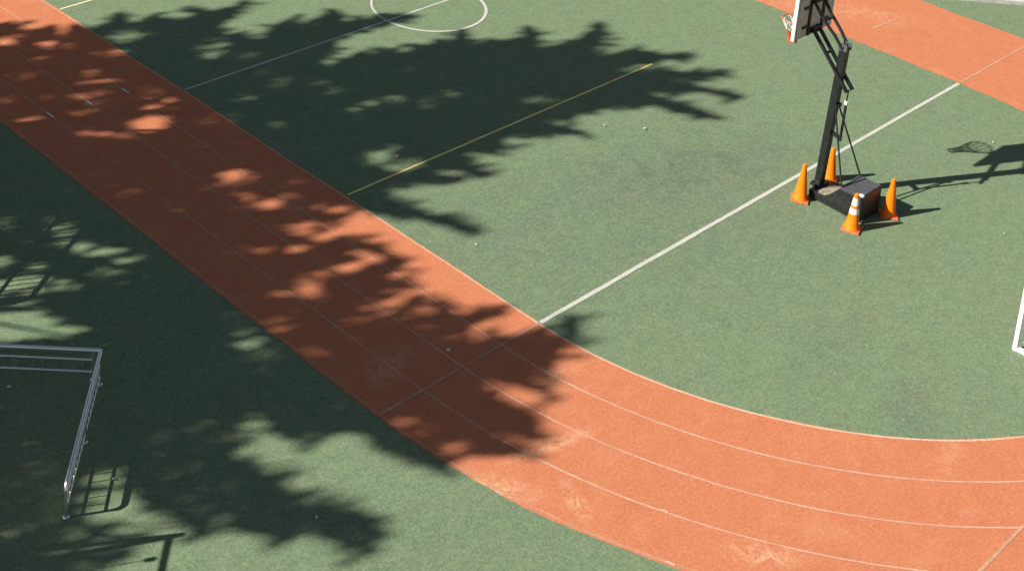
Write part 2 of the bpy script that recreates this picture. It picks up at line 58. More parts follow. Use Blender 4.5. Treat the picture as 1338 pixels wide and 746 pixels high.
GAPS = [[1,[[14.599,23.492],[14.491,23.403],[14.337,23.381],[14.197,23.433],[14.123,23.539],[14.142,23.659],[14.249,23.749],[14.403,23.773],[14.545,23.721],[14.62,23.614]]],[0.8,[[14.918,23.229],[14.825,23.154],[14.697,23.135],[14.581,23.178],[14.52,23.267],[14.539,23.368],[14.63,23.443],[14.759,23.464],[14.877,23.421],[14.937,23.331]]],[0.5,[[14.272,22.962],[14.169,22.896],[14.006,22.893],[13.845,22.953],[13.747,23.055],[13.748,23.159],[13.849,23.226],[14.012,23.23],[14.175,23.169],[14.274,23.067]]],[0.9,[[15.52,22.442],[15.382,22.368],[15.158,22.376],[14.934,22.46],[14.794,22.59],[14.79,22.716],[14.925,22.792],[15.148,22.786],[15.375,22.702],[15.517,22.57]]],[0.9,[[16.029,22.934],[15.855,22.787],[15.632,22.741],[15.445,22.81],[15.362,22.969],[15.415,23.159],[15.586,23.308],[15.811,23.359],[16.003,23.29],[16.086,23.127]]],[0.9,[[16.27,23.313],[16.164,23.237],[16.013,23.223],[15.873,23.273],[15.798,23.37],[15.815,23.477],[15.919,23.553],[16.071,23.569],[16.213,23.518],[16.289,23.42]]],[0.5,[[16.298,22.762],[16.188,22.692],[16.025,22.685],[15.869,22.742],[15.781,22.842],[15.793,22.948],[15.901,23.019],[16.065,23.028],[16.222,22.971],[16.312,22.869]]],[1,[[14.176,24.019],[14.038,23.899],[13.841,23.867],[13.661,23.933],[13.565,24.071],[13.588,24.231],[13.724,24.352],[13.922,24.388],[14.105,24.322],[14.203,24.181]]],[0.9,[[14.573,24.048],[14.466,23.975],[14.296,23.968],[14.13,24.028],[14.028,24.133],[14.03,24.243],[14.135,24.316],[14.305,24.325],[14.474,24.265],[14.576,24.159]]],[0.5,[[13.665,22.624],[13.544,22.532],[13.364,22.517],[13.193,22.583],[13.095,22.705],[13.107,22.838],[13.225,22.93],[13.406,22.948],[13.58,22.881],[13.68,22.757]]],[0.7,[[14.631,22.038],[14.521,21.942],[14.38,21.912],[14.26,21.959],[14.207,22.064],[14.241,22.189],[14.349,22.286],[14.491,22.318],[14.613,22.271],[14.666,22.164]]],[0.9,[[14.592,21.682],[14.475,21.636],[14.266,21.661],[14.045,21.748],[13.896,21.863],[13.875,21.963],[13.989,22.01],[14.198,21.986],[14.421,21.9],[14.572,21.783]]],[0.7,[[14.693,21.637],[14.596,21.576],[14.448,21.573],[14.306,21.629],[14.222,21.723],[14.229,21.819],[14.325,21.882],[14.473,21.886],[14.618,21.83],[14.702,21.735]]],[0.9,[[14.306,21.298],[14.174,21.245],[13.939,21.274],[13.693,21.373],[13.527,21.504],[13.504,21.618],[13.632,21.672],[13.866,21.645],[14.115,21.546],[14.284,21.413]]],[0.5,[[15.095,20.807],[14.956,20.695],[14.779,20.664],[14.63,20.725],[14.565,20.853],[14.608,21.002],[14.744,21.116],[14.923,21.15],[15.075,21.089],[15.141,20.958]]],[0.7,[[15.119,20.354],[15.027,20.296],[14.893,20.292],[14.768,20.343],[14.699,20.43],[14.712,20.519],[14.803,20.577],[14.937,20.582],[15.064,20.531],[15.133,20.443]]],[1,[[14.886,20.212],[14.758,20.137],[14.565,20.139],[14.381,20.215],[14.274,20.337],[14.285,20.459],[14.41,20.535],[14.604,20.536],[14.791,20.459],[14.899,20.335]]],[1,[[14.585,19.792],[14.397,19.665],[14.134,19.651],[13.896,19.751],[13.77,19.929],[13.804,20.119],[13.986,20.249],[14.251,20.268],[14.496,20.166],[14.624,19.984]]],[0.8,[[13.902,20.852],[13.798,20.784],[13.641,20.781],[13.49,20.843],[13.403,20.946],[13.411,21.052],[13.513,21.121],[13.671,21.126],[13.824,21.064],[13.912,20.959]]],[0.8,[[12.917,21.207],[12.828,21.151],[12.688,21.152],[12.549,21.209],[12.463,21.3],[12.464,21.391],[12.55,21.448],[12.691,21.448],[12.831,21.391],[12.918,21.299]]],[0.8,[[13.374,20.304],[13.282,20.237],[13.148,20.228],[13.025,20.28],[12.957,20.373],[12.971,20.472],[13.062,20.54],[13.196,20.55],[13.321,20.498],[13.39,20.403]]],[0.9,[[13.634,19.958],[13.536,19.894],[13.39,19.892],[13.252,19.95],[13.173,20.048],[13.183,20.148],[13.279,20.212],[13.425,20.215],[13.566,20.157],[13.645,20.058]]],[0.9,[[13.903,19.786],[13.806,19.722],[13.665,19.718],[13.533,19.774],[13.46,19.869],[13.473,19.967],[13.568,20.032],[13.71,20.038],[13.844,19.981],[13.917,19.885]]],[0.6,[[13.454,20.877],[13.382,20.815],[13.287,20.797],[13.205,20.831],[13.167,20.903],[13.187,20.986],[13.259,21.05],[13.354,21.068],[13.437,21.035],[13.475,20.962]]],[0.5,[[13.514,21.76],[13.437,21.693],[13.334,21.675],[13.243,21.712],[13.198,21.789],[13.216,21.878],[13.292,21.945],[13.396,21.964],[13.488,21.927],[13.533,21.849]]],[0.4,[[15.331,19.388],[15.195,19.288],[15.022,19.265],[14.876,19.326],[14.813,19.449],[14.856,19.587],[14.99,19.689],[15.165,19.715],[15.314,19.653],[15.377,19.528]]],[0.4,[[15.753,19.241],[15.626,19.152],[15.462,19.135],[15.322,19.194],[15.26,19.307],[15.298,19.432],[15.423,19.522],[15.589,19.541],[15.731,19.482],[15.794,19.367]]],[0.6,[[12.814,22.069],[12.739,22.003],[12.632,21.987],[12.535,22.025],[12.484,22.104],[12.498,22.194],[12.572,22.261],[12.679,22.278],[12.778,22.239],[12.829,22.159]]],[0.5,[[14.132,21.01],[14.044,20.95],[13.914,20.944],[13.792,20.994],[13.723,21.08],[13.733,21.17],[13.82,21.231],[13.95,21.237],[14.074,21.188],[14.143,21.101]]],[0.9,[[17.217,21.578],[17.057,21.492],[16.814,21.494],[16.581,21.583],[16.445,21.725],[16.457,21.866],[16.614,21.954],[16.857,21.953],[17.094,21.864],[17.232,21.72]]],[0.8,[[17.275,21.822],[17.147,21.741],[16.965,21.73],[16.8,21.793],[16.712,21.905],[16.735,22.024],[16.861,22.106],[17.043,22.119],[17.212,22.056],[17.3,21.942]]],[0.95,[[16.952,21.351],[16.805,21.263],[16.594,21.256],[16.398,21.332],[16.291,21.461],[16.313,21.596],[16.456,21.686],[16.668,21.695],[16.868,21.619],[16.976,21.487]]],[0.5,[[16.372,21.295],[16.279,21.227],[16.154,21.212],[16.045,21.254],[15.993,21.338],[16.018,21.432],[16.111,21.5],[16.236,21.516],[16.347,21.474],[16.399,21.389]]],[0.5,[[16.281,19.627],[16.161,19.563],[15.984,19.567],[15.816,19.637],[15.721,19.745],[15.734,19.851],[15.852,19.916],[16.03,19.913],[16.2,19.844],[16.296,19.734]]],[0.5,[[17.401,20.851],[17.263,20.761],[17.077,20.746],[16.915,20.81],[16.836,20.928],[16.87,21.057],[17.006,21.147],[17.192,21.165],[17.358,21.101],[17.438,20.981]]],[0.4,[[17.184,20.219],[17.083,20.158],[16.943,20.152],[16.817,20.203],[16.752,20.29],[16.774,20.382],[16.874,20.444],[17.015,20.451],[17.143,20.401],[17.207,20.312]]],[0.6,[[17.265,19.698],[17.14,19.631],[16.961,19.632],[16.795,19.7],[16.704,19.808],[16.724,19.916],[16.846,19.984],[17.026,19.984],[17.195,19.917],[17.286,19.807]]],[0.6,[[17.698,19.299],[17.565,19.219],[17.39,19.208],[17.24,19.27],[17.17,19.38],[17.207,19.499],[17.338,19.58],[17.514,19.592],[17.667,19.531],[17.737,19.418]]],[0.7,[[17.905,18.9],[17.778,18.837],[17.596,18.841],[17.43,18.91],[17.34,19.018],[17.361,19.123],[17.486,19.187],[17.668,19.184],[17.837,19.115],[17.928,19.006]]],[0.4,[[16.253,19.57],[16.169,19.509],[16.062,19.495],[15.974,19.531],[15.938,19.605],[15.966,19.688],[16.05,19.748],[16.157,19.764],[16.246,19.727],[16.283,19.653]]],[0.5,[[16.088,18.557],[15.98,18.497],[15.827,18.497],[15.688,18.556],[15.615,18.653],[15.635,18.75],[15.741,18.811],[15.894,18.812],[16.036,18.752],[16.11,18.654]]],[0.8,[[18.016,18.158],[17.876,18.072],[17.703,18.056],[17.564,18.115],[17.509,18.227],[17.56,18.35],[17.699,18.438],[17.873,18.455],[18.016,18.396],[18.07,18.282]]],[0.7,[[18.498,17.985],[18.342,17.921],[18.113,17.939],[17.897,18.03],[17.775,18.16],[17.794,18.281],[17.946,18.346],[18.176,18.331],[18.396,18.239],[18.519,18.106]]],[0.8,[[17.622,18.094],[17.51,18.032],[17.361,18.028],[17.231,18.084],[17.17,18.177],[17.2,18.273],[17.311,18.335],[17.461,18.34],[17.592,18.285],[17.654,18.19]]],[0.7,[[19.561,17.55],[19.396,17.471],[19.178,17.472],[18.99,17.552],[18.902,17.68],[18.947,17.808],[19.109,17.889],[19.329,17.89],[19.521,17.81],[19.61,17.68]]],[0.5,[[18.891,17.555],[18.73,17.461],[18.539,17.443],[18.389,17.507],[18.336,17.629],[18.4,17.763],[18.558,17.859],[18.752,17.879],[18.906,17.815],[18.959,17.69]]],[0.3,[[19.307,18.662],[19.205,18.603],[19.077,18.594],[18.972,18.637],[18.929,18.716],[18.965,18.802],[19.067,18.861],[19.196,18.872],[19.302,18.829],[19.345,18.748]]],[0.7,[[20.694,16.365],[20.53,16.306],[20.3,16.326],[20.093,16.416],[19.984,16.541],[20.016,16.656],[20.176,16.715],[20.407,16.697],[20.618,16.607],[20.728,16.48]]],[0.3,[[19.531,17.095],[19.431,17.044],[19.306,17.039],[19.204,17.083],[19.163,17.158],[19.198,17.237],[19.298,17.289],[19.423,17.294],[19.526,17.25],[19.567,17.174]]],[0.95,[[16.91,16.647],[16.718,16.528],[16.488,16.506],[16.307,16.588],[16.242,16.742],[16.317,16.912],[16.507,17.034],[16.74,17.059],[16.926,16.977],[16.991,16.818]]],[0.8,[[17.168,16.806],[17.05,16.742],[16.896,16.739],[16.765,16.798],[16.706,16.895],[16.741,16.995],[16.858,17.06],[17.013,17.064],[17.146,17.006],[17.205,16.907]]],[0.9,[[17.101,16.178],[16.919,16.089],[16.677,16.094],[16.467,16.189],[16.367,16.34],[16.413,16.489],[16.591,16.581],[16.835,16.579],[17.05,16.482],[17.152,16.329]]],[0.8,[[14.887,17.472],[14.781,17.409],[14.636,17.406],[14.507,17.465],[14.442,17.562],[14.466,17.661],[14.571,17.725],[14.716,17.729],[14.847,17.67],[14.913,17.572]]],[0.7,[[14.59,17.419],[14.493,17.354],[14.368,17.344],[14.261,17.392],[14.214,17.48],[14.244,17.576],[14.34,17.642],[14.466,17.653],[14.574,17.605],[14.621,17.515]]],[0.5,[[15.145,16.965],[15.049,16.899],[14.933,16.886],[14.84,16.928],[14.805,17.011],[14.841,17.103],[14.936,17.169],[15.053,17.184],[15.147,17.141],[15.182,17.057]]],[0.7,[[14.345,17.014],[14.242,16.956],[14.097,16.958],[13.965,17.018],[13.896,17.115],[13.916,17.211],[14.017,17.271],[14.162,17.27],[14.296,17.209],[14.366,17.111]]],[1,[[14.573,16.643],[14.444,16.584],[14.249,16.602],[14.063,16.689],[13.955,16.811],[13.965,16.924],[14.092,16.984],[14.287,16.968],[14.476,16.881],[14.586,16.757]]],[0.8,[[14.86,16.646],[14.767,16.597],[14.636,16.601],[14.517,16.656],[14.454,16.741],[14.472,16.825],[14.563,16.874],[14.694,16.871],[14.815,16.816],[14.878,16.73]]],[0.9,[[13.987,15.501],[13.891,15.439],[13.771,15.431],[13.673,15.478],[13.633,15.564],[13.666,15.656],[13.761,15.719],[13.881,15.729],[13.981,15.681],[14.021,15.594]]],[0.7,[[13.462,15.803],[13.383,15.758],[13.275,15.759],[13.178,15.806],[13.129,15.881],[13.146,15.955],[13.223,16.001],[13.331,16.0],[13.43,15.953],[13.479,15.877]]],[1,[[14.838,17.551],[14.679,17.496],[14.413,17.539],[14.143,17.661],[13.969,17.816],[13.956,17.946],[14.109,18.002],[14.375,17.962],[14.65,17.84],[14.827,17.682]]],[0.5,[[14.341,17.581],[14.252,17.527],[14.127,17.525],[14.014,17.577],[13.956,17.661],[13.974,17.747],[14.063,17.802],[14.188,17.804],[14.302,17.753],[14.361,17.668]]],[0.8,[[12.779,18.296],[12.709,18.249],[12.607,18.247],[12.512,18.29],[12.461,18.361],[12.471,18.434],[12.541,18.482],[12.643,18.484],[12.738,18.442],[12.79,18.369]]],[0.6,[[14.331,17.056],[14.226,16.998],[14.076,17.003],[13.937,17.066],[13.862,17.166],[13.88,17.263],[13.983,17.322],[14.134,17.319],[14.275,17.255],[14.35,17.154]]],[0.4,[[13.272,16.005],[13.191,15.962],[13.073,15.967],[12.963,16.02],[12.903,16.1],[12.915,16.177],[12.995,16.221],[13.114,16.216],[13.225,16.163],[13.285,16.082]]],[0.5,[[12.516,15.948],[12.429,15.898],[12.302,15.904],[12.183,15.961],[12.118,16.05],[12.131,16.135],[12.217,16.186],[12.345,16.181],[12.465,16.123],[12.53,16.034]]],[0.7,[[12.698,15.708],[12.618,15.667],[12.5,15.677],[12.388,15.732],[12.324,15.812],[12.332,15.887],[12.41,15.928],[12.529,15.92],[12.643,15.864],[12.707,15.783]]],[0.6,[[14.715,18.748],[14.636,18.696],[14.528,18.689],[14.432,18.731],[14.384,18.805],[14.402,18.883],[14.481,18.936],[14.589,18.943],[14.686,18.901],[14.734,18.826]]],[0.5,[[14.035,17.645],[13.951,17.604],[13.821,17.614],[13.696,17.671],[13.622,17.753],[13.627,17.83],[13.709,17.872],[13.839,17.863],[13.966,17.806],[14.041,17.722]]],[0.6,[[11.573,18.288],[11.498,18.234],[11.389,18.23],[11.286,18.277],[11.229,18.358],[11.239,18.441],[11.313,18.495],[11.423,18.5],[11.527,18.453],[11.584,18.371]]],[0.95,[[11.631,18.058],[11.534,18.002],[11.379,18.012],[11.227,18.083],[11.133,18.188],[11.133,18.287],[11.228,18.344],[11.383,18.336],[11.537,18.265],[11.633,18.158]]],[1,[[11.545,17.859],[11.445,17.794],[11.293,17.796],[11.148,17.864],[11.064,17.972],[11.072,18.079],[11.171,18.146],[11.323,18.145],[11.47,18.077],[11.555,17.968]]],[0.95,[[11.362,17.718],[11.279,17.647],[11.17,17.63],[11.076,17.674],[11.033,17.762],[11.057,17.861],[11.139,17.934],[11.248,17.952],[11.344,17.907],[11.387,17.818]]],[1,[[11.502,17.398],[11.39,17.304],[11.245,17.283],[11.121,17.342],[11.065,17.458],[11.097,17.59],[11.207,17.686],[11.354,17.709],[11.48,17.65],[11.537,17.531]]],[1,[[11.845,17.065],[11.731,17.011],[11.545,17.033],[11.358,17.122],[11.241,17.244],[11.236,17.354],[11.347,17.41],[11.533,17.389],[11.722,17.3],[11.842,17.176]]],[0.9,[[11.903,16.735],[11.798,16.679],[11.633,16.692],[11.472,16.77],[11.375,16.882],[11.378,16.986],[11.482,17.043],[11.647,17.031],[11.81,16.953],[11.908,16.84]]],[0.8,[[11.59,16.61],[11.466,16.553],[11.262,16.581],[11.055,16.681],[10.924,16.816],[10.917,16.935],[11.038,16.993],[11.242,16.968],[11.451,16.867],[11.585,16.73]]],[0.5,[[11.865,19.381],[11.799,19.33],[11.705,19.322],[11.618,19.361],[11.571,19.431],[11.581,19.506],[11.646,19.558],[11.741,19.566],[11.829,19.528],[11.876,19.457]]],[0.7,[[10.911,18.73],[10.845,18.673],[10.753,18.66],[10.671,18.698],[10.629,18.771],[10.643,18.852],[10.708,18.911],[10.8,18.924],[10.884,18.886],[10.926,18.812]]],[1,[[10.376,17.771],[10.273,17.677],[10.136,17.654],[10.017,17.711],[9.959,17.826],[9.986,17.956],[10.087,18.053],[10.225,18.077],[10.347,18.02],[10.405,17.903]]],[1,[[10.723,17.401],[10.639,17.336],[10.521,17.328],[10.413,17.38],[10.355,17.472],[10.37,17.57],[10.452,17.636],[10.571,17.645],[10.681,17.593],[10.739,17.5]]],[0.5,[[11.472,18.385],[11.408,18.34],[11.313,18.337],[11.223,18.378],[11.173,18.448],[11.18,18.519],[11.243,18.565],[11.338,18.568],[11.429,18.526],[11.48,18.456]]],[0.4,[[10.831,18.527],[10.773,18.48],[10.692,18.472],[10.616,18.507],[10.576,18.571],[10.586,18.639],[10.643,18.687],[10.725,18.695],[10.801,18.66],[10.841,18.596]]],[0.6,[[11.613,16.295],[11.518,16.239],[11.378,16.245],[11.245,16.31],[11.169,16.409],[11.18,16.506],[11.272,16.564],[11.413,16.559],[11.548,16.494],[11.624,16.393]]],[0.6,[[11.916,15.987],[11.822,15.931],[11.685,15.936],[11.558,15.998],[11.488,16.095],[11.501,16.19],[11.593,16.247],[11.73,16.244],[11.859,16.181],[11.93,16.083]]],[1,[[12.079,14.087],[11.974,14.04],[11.817,14.058],[11.668,14.136],[11.582,14.243],[11.591,14.339],[11.694,14.388],[11.851,14.371],[12.003,14.293],[12.09,14.184]]],[0.7,[[12.066,14.406],[11.971,14.328],[11.867,14.305],[11.791,14.344],[11.773,14.43],[11.819,14.532],[11.912,14.611],[12.018,14.636],[12.095,14.597],[12.113,14.508]]],[0.5,[[12.138,14.737],[12.027,14.631],[11.919,14.587],[11.854,14.62],[11.857,14.718],[11.926,14.844],[12.036,14.952],[12.146,14.999],[12.213,14.966],[12.209,14.865]]],[0.45,[[12.114,13.818],[11.997,13.768],[11.819,13.793],[11.648,13.883],[11.548,14.002],[11.556,14.108],[11.671,14.16],[11.849,14.137],[12.023,14.047],[12.124,13.925]]],[0.3,[[11.955,13.625],[11.862,13.566],[11.741,13.563],[11.64,13.616],[11.595,13.706],[11.624,13.799],[11.717,13.859],[11.838,13.864],[11.942,13.81],[11.986,13.719]]],[0.8,[[13.513,15.776],[13.419,15.726],[13.286,15.732],[13.163,15.791],[13.097,15.881],[13.113,15.968],[13.205,16.019],[13.339,16.014],[13.464,15.955],[13.53,15.863]]],[0.7,[[13.972,15.414],[13.86,15.335],[13.726,15.318],[13.622,15.369],[13.586,15.468],[13.632,15.578],[13.743,15.658],[13.878,15.676],[13.985,15.625],[14.02,15.525]]],[0.9,[[12.643,14.295],[12.561,14.253],[12.444,14.261],[12.337,14.316],[12.279,14.396],[12.294,14.472],[12.375,14.515],[12.492,14.508],[12.601,14.453],[12.659,14.371]]],[0.9,[[12.567,14.154],[12.488,14.112],[12.377,14.118],[12.276,14.169],[12.224,14.247],[12.24,14.321],[12.319,14.364],[12.43,14.359],[12.532,14.307],[12.584,14.228]]],[0.7,[[12.535,13.483],[12.434,13.425],[12.3,13.427],[12.185,13.488],[12.131,13.583],[12.159,13.679],[12.26,13.738],[12.394,13.737],[12.512,13.676],[12.566,13.579]]],[0.4,[[13.647,13.6],[13.546,13.545],[13.417,13.547],[13.307,13.603],[13.259,13.693],[13.29,13.783],[13.389,13.839],[13.52,13.839],[13.631,13.782],[13.68,13.691]]],[0.9,[[14.447,13.196],[14.33,13.148],[14.165,13.166],[14.016,13.243],[13.938,13.349],[13.96,13.444],[14.076,13.493],[14.241,13.476],[14.393,13.399],[14.471,13.292]]],[0.4,[[13.398,13.678],[13.316,13.637],[13.206,13.642],[13.109,13.691],[13.062,13.767],[13.083,13.839],[13.163,13.882],[13.274,13.877],[13.372,13.827],[13.419,13.751]]],[1,[[12.612,11.639],[12.524,11.607],[12.396,11.629],[12.276,11.695],[12.21,11.78],[12.222,11.853],[12.308,11.885],[12.437,11.864],[12.558,11.798],[12.625,11.712]]],[0.5,[[12.674,11.396],[12.574,11.363],[12.425,11.391],[12.285,11.469],[12.205,11.567],[12.216,11.648],[12.314,11.682],[12.463,11.655],[12.606,11.576],[12.687,11.477]]],[0.9,[[12.793,10.942],[12.694,10.894],[12.57,10.9],[12.468,10.957],[12.426,11.043],[12.461,11.127],[12.56,11.176],[12.685,11.172],[12.788,11.114],[12.83,11.026]]],[0.6,[[9.988,13.384],[9.914,13.346],[9.803,13.359],[9.696,13.417],[9.633,13.499],[9.639,13.574],[9.712,13.613],[9.824,13.601],[9.932,13.542],[9.995,13.459]]],[0.7,[[9.724,12.795],[9.658,12.757],[9.563,12.765],[9.474,12.814],[9.425,12.887],[9.435,12.955],[9.5,12.993],[9.596,12.986],[9.686,12.937],[9.735,12.863]]],[0.7,[[10.023,12.705],[9.962,12.673],[9.871,12.682],[9.786,12.729],[9.739,12.796],[9.747,12.857],[9.807,12.89],[9.898,12.881],[9.984,12.834],[10.031,12.766]]],[0.7,[[9.852,12.325],[9.784,12.283],[9.69,12.286],[9.608,12.333],[9.566,12.405],[9.582,12.476],[9.65,12.519],[9.744,12.517],[9.828,12.47],[9.869,12.397]]],[0.4,[[10.131,12.181],[10.072,12.15],[9.987,12.158],[9.908,12.203],[9.865,12.266],[9.875,12.324],[9.933,12.356],[10.019,12.348],[10.098,12.303],[10.141,12.239]]],[0.9,[[9.74,12.162],[9.661,12.136],[9.528,12.167],[9.394,12.243],[9.307,12.335],[9.301,12.409],[9.379,12.436],[9.512,12.405],[9.648,12.329],[9.736,12.235]]],[0.8,[[9.498,12.211],[9.435,12.176],[9.343,12.185],[9.257,12.234],[9.209,12.304],[9.218,12.369],[9.281,12.404],[9.373,12.395],[9.46,12.346],[9.508,12.276]]],[0.7,[[10.085,11.814],[10.016,11.775],[9.923,11.779],[9.841,11.826],[9.8,11.897],[9.816,11.966],[9.884,12.007],[9.978,12.003],[10.062,11.956],[10.102,11.884]]],[0.7,[[9.631,12.032],[9.578,12.001],[9.504,12.005],[9.437,12.043],[9.402,12.101],[9.413,12.156],[9.466,12.187],[9.541,12.183],[9.608,12.145],[9.643,12.087]]],[0.4,[[9.786,13.23],[9.736,13.199],[9.664,13.202],[9.599,13.238],[9.564,13.293],[9.573,13.346],[9.623,13.378],[9.695,13.375],[9.761,13.339],[9.796,13.284]]],[0.6,[[8.539,13.645],[8.459,13.625],[8.308,13.668],[8.146,13.758],[8.032,13.86],[8.011,13.936],[8.089,13.958],[8.239,13.916],[8.404,13.826],[8.519,13.722]]],[0.4,[[8.755,13.702],[8.692,13.68],[8.581,13.705],[8.464,13.769],[8.386,13.847],[8.376,13.91],[8.438,13.933],[8.549,13.908],[8.667,13.844],[8.746,13.765]]],[0.25,[[8.106,13.544],[8.022,13.494],[7.89,13.509],[7.759,13.582],[7.68,13.685],[7.681,13.781],[7.763,13.832],[7.896,13.818],[8.028,13.745],[8.108,13.64]]],[0.2,[[8.481,13.399],[8.405,13.36],[8.282,13.379],[8.159,13.448],[8.082,13.54],[8.08,13.621],[8.154,13.661],[8.277,13.643],[8.402,13.574],[8.48,13.481]]],[0.5,[[7.855,13.007],[7.768,12.957],[7.631,12.974],[7.496,13.051],[7.414,13.159],[7.414,13.257],[7.499,13.308],[7.636,13.293],[7.773,13.216],[7.857,13.106]]],[0.5,[[7.912,12.616],[7.862,12.595],[7.775,12.613],[7.686,12.665],[7.627,12.729],[7.622,12.782],[7.672,12.804],[7.759,12.786],[7.849,12.734],[7.908,12.669]]],[0.4,[[8.652,14.174],[8.599,14.135],[8.524,14.134],[8.455,14.171],[8.418,14.233],[8.427,14.296],[8.479,14.336],[8.555,14.338],[8.624,14.3],[8.661,14.238]]],[0.5,[[8.348,12.733],[8.286,12.684],[8.202,12.68],[8.129,12.722],[8.093,12.794],[8.109,12.869],[8.171,12.918],[8.255,12.923],[8.33,12.881],[8.365,12.808]]],[0.35,[[8.322,13.047],[8.248,13.003],[8.133,13.014],[8.022,13.077],[7.956,13.167],[7.96,13.25],[8.033,13.295],[8.148,13.284],[8.261,13.221],[8.327,13.13]]],[0.6,[[8.043,12.32],[7.989,12.294],[7.9,12.31],[7.811,12.361],[7.756,12.429],[7.754,12.486],[7.808,12.513],[7.896,12.498],[7.986,12.446],[8.042,12.378]]],[0.2,[[8.496,13.241],[8.349,13.193],[8.089,13.259],[7.815,13.413],[7.629,13.596],[7.599,13.741],[7.74,13.792],[7.999,13.729],[8.28,13.574],[8.47,13.387]]],[0.35,[[8.071,12.937],[7.953,12.888],[7.752,12.931],[7.544,13.049],[7.407,13.197],[7.393,13.32],[7.507,13.372],[7.708,13.331],[7.919,13.212],[8.059,13.061]]],[0.35,[[8.305,12.635],[8.226,12.589],[8.103,12.603],[7.985,12.67],[7.915,12.766],[7.92,12.854],[7.998,12.901],[8.121,12.888],[8.241,12.82],[8.311,12.723]]],[0.2,[[8.857,13.728],[8.759,13.716],[8.566,13.781],[8.352,13.898],[8.198,14.023],[8.162,14.109],[8.257,14.123],[8.449,14.06],[8.665,13.942],[8.822,13.815]]],[0.4,[[8.344,13.753],[8.264,13.732],[8.115,13.775],[7.953,13.864],[7.84,13.966],[7.818,14.042],[7.896,14.064],[8.045,14.023],[8.208,13.933],[8.323,13.83]]],[1,[[9.584,17.734],[9.957,17.538],[10.2,17.491],[10.524,17.241],[10.621,17.071],[10.887,16.748],[10.593,16.583],[10.245,16.74],[9.888,16.794],[9.624,16.955],[9.237,17.103]]],[1,[[9.221,17.072],[9.572,16.864],[9.729,16.807],[10.06,16.637],[10.224,16.466],[10.028,16.464],[10.177,16.195],[10.042,16.171],[10.323,15.886],[10.368,15.765],[10.121,15.853],[10.114,15.71],[9.795,16.002],[9.466,16.176],[8.896,16.479]]]]
INNER = [[15.356,34.167],[15.356,33.717],[15.356,33.267],[15.356,32.817],[15.356,32.367],[15.356,31.917],[15.356,31.467],[15.356,31.017],[15.356,30.567],[15.356,30.117],[15.356,29.667],[15.356,29.217],[15.356,28.767],[15.356,28.317],[15.356,27.867],[15.356,27.417],[15.357,26.967],[15.357,26.517],[15.357,26.067],[15.36,25.617],[15.364,25.167],[15.372,24.717],[15.38,24.267],[15.386,23.817],[15.386,23.367],[15.382,22.917],[15.379,22.467],[15.379,22.017],[15.383,21.567],[15.388,21.117],[15.393,20.667],[15.395,20.217],[15.394,19.767],[15.39,19.317],[15.384,18.867],[15.376,18.417],[15.369,17.967],[15.366,17.517],[15.369,17.067],[15.376,16.617],[15.381,16.167],[15.38,15.717],[15.377,15.267],[15.374,14.817],[15.373,14.367],[15.37,13.917],[15.367,13.467],[15.364,13.017],[15.362,12.567],[15.359,12.167],[15.364,11.84],[15.386,11.514],[15.425,11.189],[15.481,10.866],[15.553,10.547],[15.642,10.232],[15.747,9.922],[15.867,9.618],[16.003,9.32],[16.154,9.03],[16.319,8.748],[16.496,8.473],[16.687,8.207],[16.889,7.951],[17.104,7.704],[17.331,7.468],[17.569,7.244],[17.819,7.033],[18.081,6.836],[18.354,6.655],[18.635,6.487],[18.923,6.333],[19.218,6.193],[19.52,6.067],[19.827,5.956],[20.139,5.859],[20.456,5.779],[20.776,5.714],[21.099,5.665],[21.424,5.633],[21.751,5.616],[22.077,5.616],[22.404,5.633],[22.729,5.665],[23.052,5.714],[23.371,5.782],[23.685,5.871],[23.992,5.983],[24.29,6.114],[24.577,6.264],[24.854,6.432],[25.118,6.617],[25.37,6.816],[25.607,7.03],[25.831,7.255],[26.039,7.492],[26.233,7.738],[26.412,7.993],[26.576,8.255],[26.725,8.522],[26.86,8.795],[26.98,9.071],[27.086,9.35],[27.18,9.631],[27.26,9.913],[27.329,10.196],[27.386,10.479],[27.432,10.762],[27.469,11.044],[27.496,11.326],[27.515,11.606],[27.525,11.887],[27.529,12.167],[27.529,13.167],[27.529,14.667],[27.529,16.167],[27.529,17.667],[27.529,19.167],[27.529,20.667],[27.529,22.167],[27.529,23.667],[27.529,25.167],[27.529,26.667],[27.529,28.167],[27.529,29.667],[27.529,31.167],[27.529,32.667],[27.529,34.167],[27.529,35.667]]
